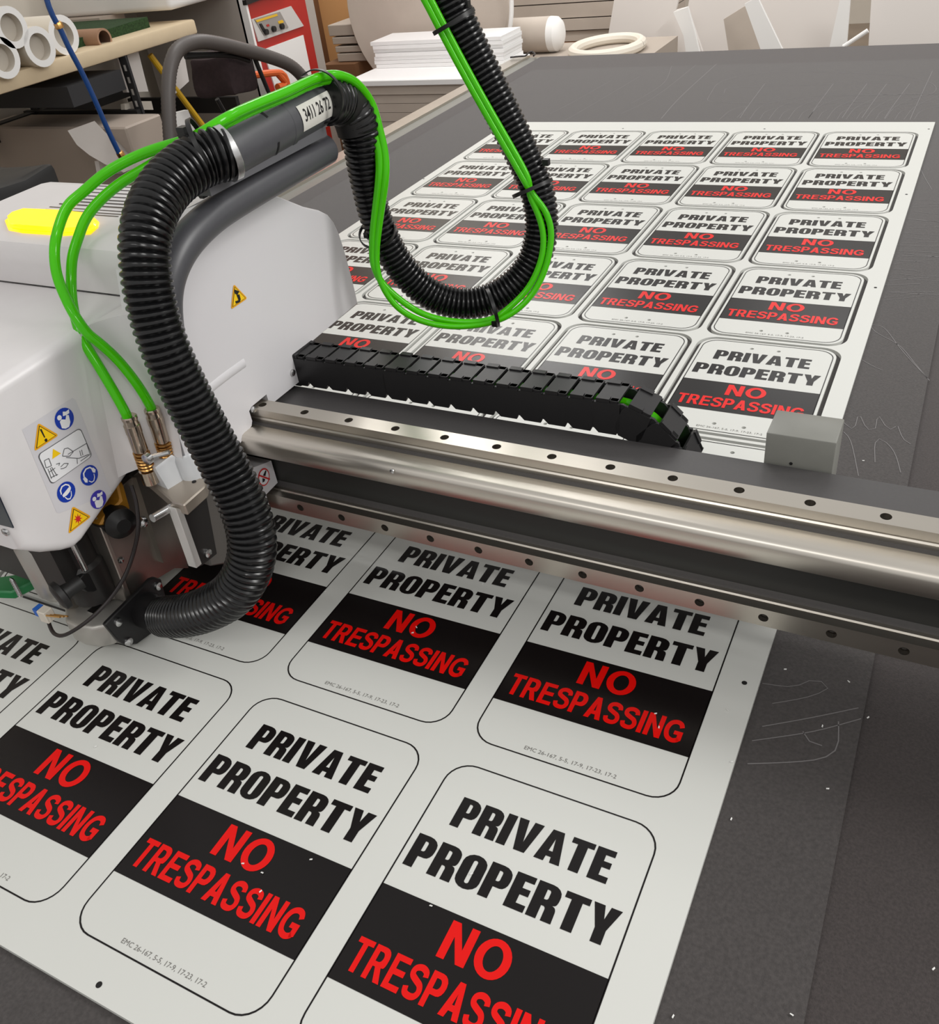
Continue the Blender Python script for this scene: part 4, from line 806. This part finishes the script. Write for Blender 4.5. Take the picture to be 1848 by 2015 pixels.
# blue air hose with fittings
bh = thing('blue_air_hose', 'blue air hose hanging in front of the shelf of rolls', 'air hose', P(170, 160, 'x', -2.1))
bm = B(); add_tube(bm, smooth_path([P(*p, 'x', -2.1) for p in ((40, -480), (62, -200), (82, -60), (92, 0), (108, 40), (116, 52), (136, 95), (160, 140), (188, 200), (212, 255), (236, 305))], .02), .0075, 12); part('hose_body', bm, M['bluehose'], bh)
for p, q_ in (((112, 43), (118, 55)), ((234, 298), (240, 308))):
    bm = B(); a_ = P(*p, 'x', -2.1); b_ = P(*q_, 'x', -2.1); add_lathe(bm, a_, b_ - a_, [(0, .009), (.004, .0115), ((b_ - a_).length, .0115)], 8); part('brass_fitting', bm, M['gold'], bh)
# machine cabinet
cz = P(456, 0, 'x', RX); mc = thing('machine_cabinet', 'tall cabinet with red front frame, control panel and white door', 'machine cabinet', (RX - .3, 1.0, FL))
y0, y1 = .80, 1.32
bm = B(); add_box(bm, (RX - .6, y0, FL), (RX - .02, y0 + .02, .9)); part('side_panel', bm, M['grey'], mc, 'plain grey side panel')
bm = B(); add_box(bm, (RX - .6, y0 + .02, FL), (RX - .03, y1, .9)); part('cabinet_body', bm, M['grey'], mc)
bm = B(); add_box(bm, (RX - .03, y0, FL), (RX + .012, P(490, 40, 'x', RX).y, .9)); part('front_stile', bm, M['foam'], mc, 'white front edge strip')
bm = B(); add_box(bm, (RX - .03, P(490, 40, 'x', RX).y, FL), (RX, P(612, 60, 'x', RX).y, .9)); part('red_frame', bm, M['crimson'], mc, 'red enamelled front frame')
def xp(bm, pix, x, d, mi=0): add_prism(bm, [P(*p, 'x', x) for p in pix], (d, 0, 0), mi)
bm = B(); xp(bm, [(495, 38), (573, 12), (598, 51), (509, 82)], RX + .006, -.006); cp = part('control_panel', bm, M['panel'], mc)
bm = B(); xp(bm, [(501, 38), (551, 23), (568, 54), (520, 70)], RX + .009, -.003); xp(bm, [(503, 40), (545, 27), (547, 31), (506, 44)], RX + .0105, -.002, 1); xp(bm, [(547, 42), (556, 39), (559, 44), (549, 47)], RX + .0105, -.002, 1); xp(bm, [(524, 49), (529, 47), (531, 51), (526, 53)], RX + .0105, -.002, 2)
part('control_inset', bm, [M['panelin'], M['yellowp'], M['crimson']], cp)
for p in ((536, 57), (552, 52), (521, 63)):
    bm = B(); add_lathe(bm, P(*p, 'x', RX + .006), (1, 0, 0), [(0, .012), (.015, .011)], 12); part('control_knob', bm, M['knob'], cp)
bm = B(); xp(bm, [(511, 47), (515, 46), (524, 61), (519, 63)], RX + .013, -.005); part('switch_lever', bm, M['knob'], cp)
bm = B(); xp(bm, [(518, 98), (597, 69), (622, 190), (560, 230)], RX + .006, -.006); part('door', bm, M['foam'], mc, 'white sheet metal door')
bm = B(); xp(bm, [(484, 0), (486, 10), (525, -5), (560, -15), (500, -20)], RX + .02, -.02); part('door_handle', bm, M['knob'], mc)
# cardboard, boards, disc
a_ = P(618, 60, 'y', 1.75)
bm = B(); add_prism(bm, [P(622, -20, 'y', 1.75), P(780, -20, 'y', 1.75), P(780, 120, 'y', 1.75), P(648, 120, 'y', 1.75)], (0, .02, 0)); add_prism(bm, [P(608, -20, 'y', 1.7), P(622, -20, 'y', 1.75), P(650, 125, 'y', 1.75), P(636, 135, 'y', 1.7)], (0, .02, 0), 1)
bm.verts.ensure_lookup_table(); solid('cardboard_sheet', bm, [M['orange'], M['brown']], 'orange brown cardboard sheet standing right of the red cabinet', 'cardboard')
for k, (x0, x1, yt, yb) in enumerate(((646, 700, 50, 72), (654, 705, 74, 88), (660, 706, 92, 104), (664, 710, 106, 122))):
    bm = B(); p0 = P(x0, (yt + yb) / 2, 'y', 1.5); p1 = P(x0, yb, 'y', 1.5); h_z = P(x0, yt, 'y', 1.5).z; add_box(bm, (p0.x, 1.5, p1.z), (p0.x + .35, 1.9, h_z)); bevel(bm, .003, 1)
    solid('foam_slab', bm, M['stone2'], '%s grey foam slab in the pile left of the round disc' % ('topmost', 'second from top', 'third from top', 'lowest')[k], 'slab', 'grey slabs stacked by the disc')
bm = B(); add_box(bm, (P(634, 140, 'y', 1.45).x, 1.45, FL), (P(700, 140, 'y', 1.45).x, 1.9, P(640, 128, 'y', 1.45).z)); solid('dark_pallet_box', bm, M['brown'], 'dark brown box under the grey foam slabs', 'box')
c = P(838, 2, 'y', 1.52); rd = abs(P(690, 20, 'y', 1.52).x - c.x); bm = B(); add_lathe(bm, c, Vector((.05, -1, .10)), [(-.02, rd - .004), (.0, rd), (.003, rd - .002), (.012, rd - .008)], 64); solid('round_board', bm, M['stone'], 'large round beige board standing on edge behind the white stacks', 'disc')
bm = B(); add_tube(bm, [c + Vector((.02, -.03, 0)) + (Vector((math.cos(a), 0, math.sin(a)))) * (rd + .006) for a in [i * .05 - .75 for i in range(30)]], .010, 8); solid('white_edge_strip', bm, M['foam'], 'curved white strip along the right rim of the round board', 'strip')
# sheet stock beside the table
st = thing('sheet_stock', 'tall stack of beige board stock beside the cutting table', 'board stack', (-1.95, 1.3, FL))
yb0 = P(710, 158, 'z', -.03).y; xl, xr = P(694, 157, 'z', -.03).x, -1.635
bm = B()
for k in range(24):
    z = -.055 - k * .036; add_box(bm, (xl + random.uniform(0, .008), yb0 + random.uniform(0, .006), z - .034), (xr, 1.42, z))
part('board_layers', bm, M['stone'], st)
bm = B(); add_box(bm, (xl - .02, yb0 - .01, -.054), (xr + .005, 1.44, -.03)); bevel(bm, .003, 1); part('white_top_sheet', bm, M['reams'], st, 'white sheet on top of the stack')
tops = [(742, 82, 1005, 78)]
f0 = P(740, 135, 'z', -.03); f1 = P(1006, 128, 'z', -.03); zt = P(738, 82, 'y', f0.y).z
nb = 7
for k in range(nb):
    z0 = -.029 + (zt + .029) * k / nb; z1 = -.029 + (zt + .029) * (k + 1) / nb - .001; dx = random.uniform(-.008, .008)
    bm = B(); add_box(bm, (f0.x + dx, f0.y + random.uniform(-.006, .006), z0), (-1.66 + dx * .5, min(f0.y + .42, 1.43), z1))
    solid('white_board_ream', bm, M['reams'], 'flat ream of white board, %s in the pile beside the table corner' % ('lowest', 'second from bottom', 'third from bottom', 'middle one', 'third from top', 'second from top', 'topmost')[k], 'board ream', 'white reams piled beside the table')
# corner lead of the table
bm = B(); add_tube(bm, smooth_path([P(*p, 'z', .004) for p in ((1004, 113), (1022, 111), (1034, 110), (1040, 104), (1048, 102), (1053, 106), (1050, 110))], .008), .0035, 8); solid('short_cable', bm, M['wire'], 'short black cable curled at the far left table corner', 'cable')
# boards and tube beyond the table
yd = 2.3
for k, (yt, yb) in enumerate(((-30, 8), (9, 38), (39, 62), (63, 84))):
    bm = B(); z1 = P(1100, yt, 'y', yd).z; z0 = P(1100, yb, 'y', yd).z; add_box(bm, (P(1000, 40, 'y', yd).x, yd + random.uniform(0, .02), z0 + .002), (P(1260, 40, 'y', yd).x, yd + .8, z1 - .001)); solid('particle_board', bm, M['stone'], 'beige particle board, %s in the stack behind the tube' % ('topmost', 'second from top', 'third from top', 'lowest visible one')[k], 'board', 'boards stacked beyond the table')
bm = B(); zz = P(1100, 84, 'y', yd).z; add_box(bm, (P(1000, 40, 'y', yd).x, yd, FL), (P(1260, 40, 'y', yd).x, yd + .8, zz)); solid('board_trestle', bm, M['brown'], 'dark base under the stacked particle boards', 'trestle')
ca = P(1015, 72, 'y', 1.65); cb_ = P(1093, 67, 'y', 1.65); r_ = (P(1093, 32, 'y', 1.65).z - P(1093, 103, 'y', 1.65).z) / 2
bm = B(); add_lathe(bm, Vector((ca.x - .05, 1.65, cb_.z)), (1, 0, 0), [(0, r_ * .9), (.0, r_), (cb_.x - ca.x + .03, r_)], 32, 0); add_lathe(bm, Vector((cb_.x - .02, 1.65, cb_.z)), (1, 0, 0), [(0, r_), (.03, r_ * .97), (.045, r_ * .8), (.055, r_ * .5), (.058, .01)], 32, 1)
solid('packing_tube', bm, [M['stone'], M['foam']], 'thick beige tube with white domed end behind the table corner', 'tube')
bm = B(); add_box(bm, (ca.x - .05, 1.5, FL), (cb_.x + .05, 1.85, cb_.z - r_)); solid('tube_stand', bm, M['stone2'], 'beige block carrying the packing tube', 'block')
bm = B(); c = P(1195, 92, 'y', 1.55); R_ = .14
add_tube(bm, [c + Vector((R_ * math.cos(a), R_ * 1.3 * math.sin(a), 0)) for a in [i * 2 * math.pi / 40 for i in range(41)]], .022, 10, False); solid('foam_ring', bm, M['ivory'], 'ivory foam ring lying beyond the far table edge', 'ring')
bm = B(); add_box(bm, (c.x - .22, 1.34, FL), (c.x + .22, 1.85, c.z - .022)); solid('ring_crate', bm, M['stone2'], 'beige crate under the ivory foam ring', 'crate')
def board(pix, y, m, label, lean=.08, name='foam_board'):
    bm = B(); pts = [P(*p, 'y', y) for p in pix]; add_prism(bm, pts, (0, .02, 0))
    return solid(name, bm, M[m], label, 'board', 'white boards beyond the far table edge')
board([(1212, -20), (1340, -20), (1300, 140), (1185, 140)], 2.15, 'off', 'grey white board standing left of the foam strips')
board([(1325, 28), (1330, 20), (1352, 14), (1395, 140), (1270, 140), (1285, 70)], 1.95, 'off', 'notched grey board behind the narrow white strip')
board([(1325, 24), (1353, 14), (1366, 60), (1385, 140), (1355, 140), (1345, 70)], 1.85, 'foam', 'narrow bright white foam strip, left of the two')
board([(1360, -20), (1670, -20), (1650, 140), (1330, 140)], 2.30, 'off', 'widest pale board filling the back centre')
board([(1424, 38), (1466, 12), (1520, 140), (1440, 140)], 2.0, 'stone', 'arrow-shaped grey offcut beside the right white strip')
board([(1465, 8), (1490, -6), (1502, 20), (1560, 140), (1512, 140)], 1.85, 'foam', 'ragged bright white foam strip, right of the two')
board([(1655, -10), (1674, -10), (1662, 140), (1622, 140)], 1.9, 'foam', 'bundle of thin white sheets on edge at right')
board([(1716, -20), (1900, -20), (1900, 140), (1706, 140)], 2.0, 'off', 'tall pale board at the right picture edge')
bm = B(); add_tube(bm, [P(1660, 92, 'y', 1.8), P(1708, 60, 'y', 1.8)], .009, 10); solid('white_rod', bm, M['foam'], 'short white rod leaning beside the bundle of thin sheets', 'rod')

bm = B(); q = P(20, 372, 'x', -2.0); add_box(bm, (-2.35, q.y - .35, FL), (-1.95, q.y + .12, q.z + .03)); bmesh.ops.subdivide_edges(bm, edges=bm.edges[:], cuts=4, use_grid_fill=True)
for v in bm.verts: v.co += Vector((math.sin(v.co.y * 17 + v.co.z * 9), math.sin(v.co.x * 21), math.sin(v.co.x * 14 + v.co.y * 19))) * .012
bevel(bm, .02, 2, .9); solid('black_bag', bm, M['rubber'], 'black bag on the floor at the left picture edge behind the carriage', 'bag')
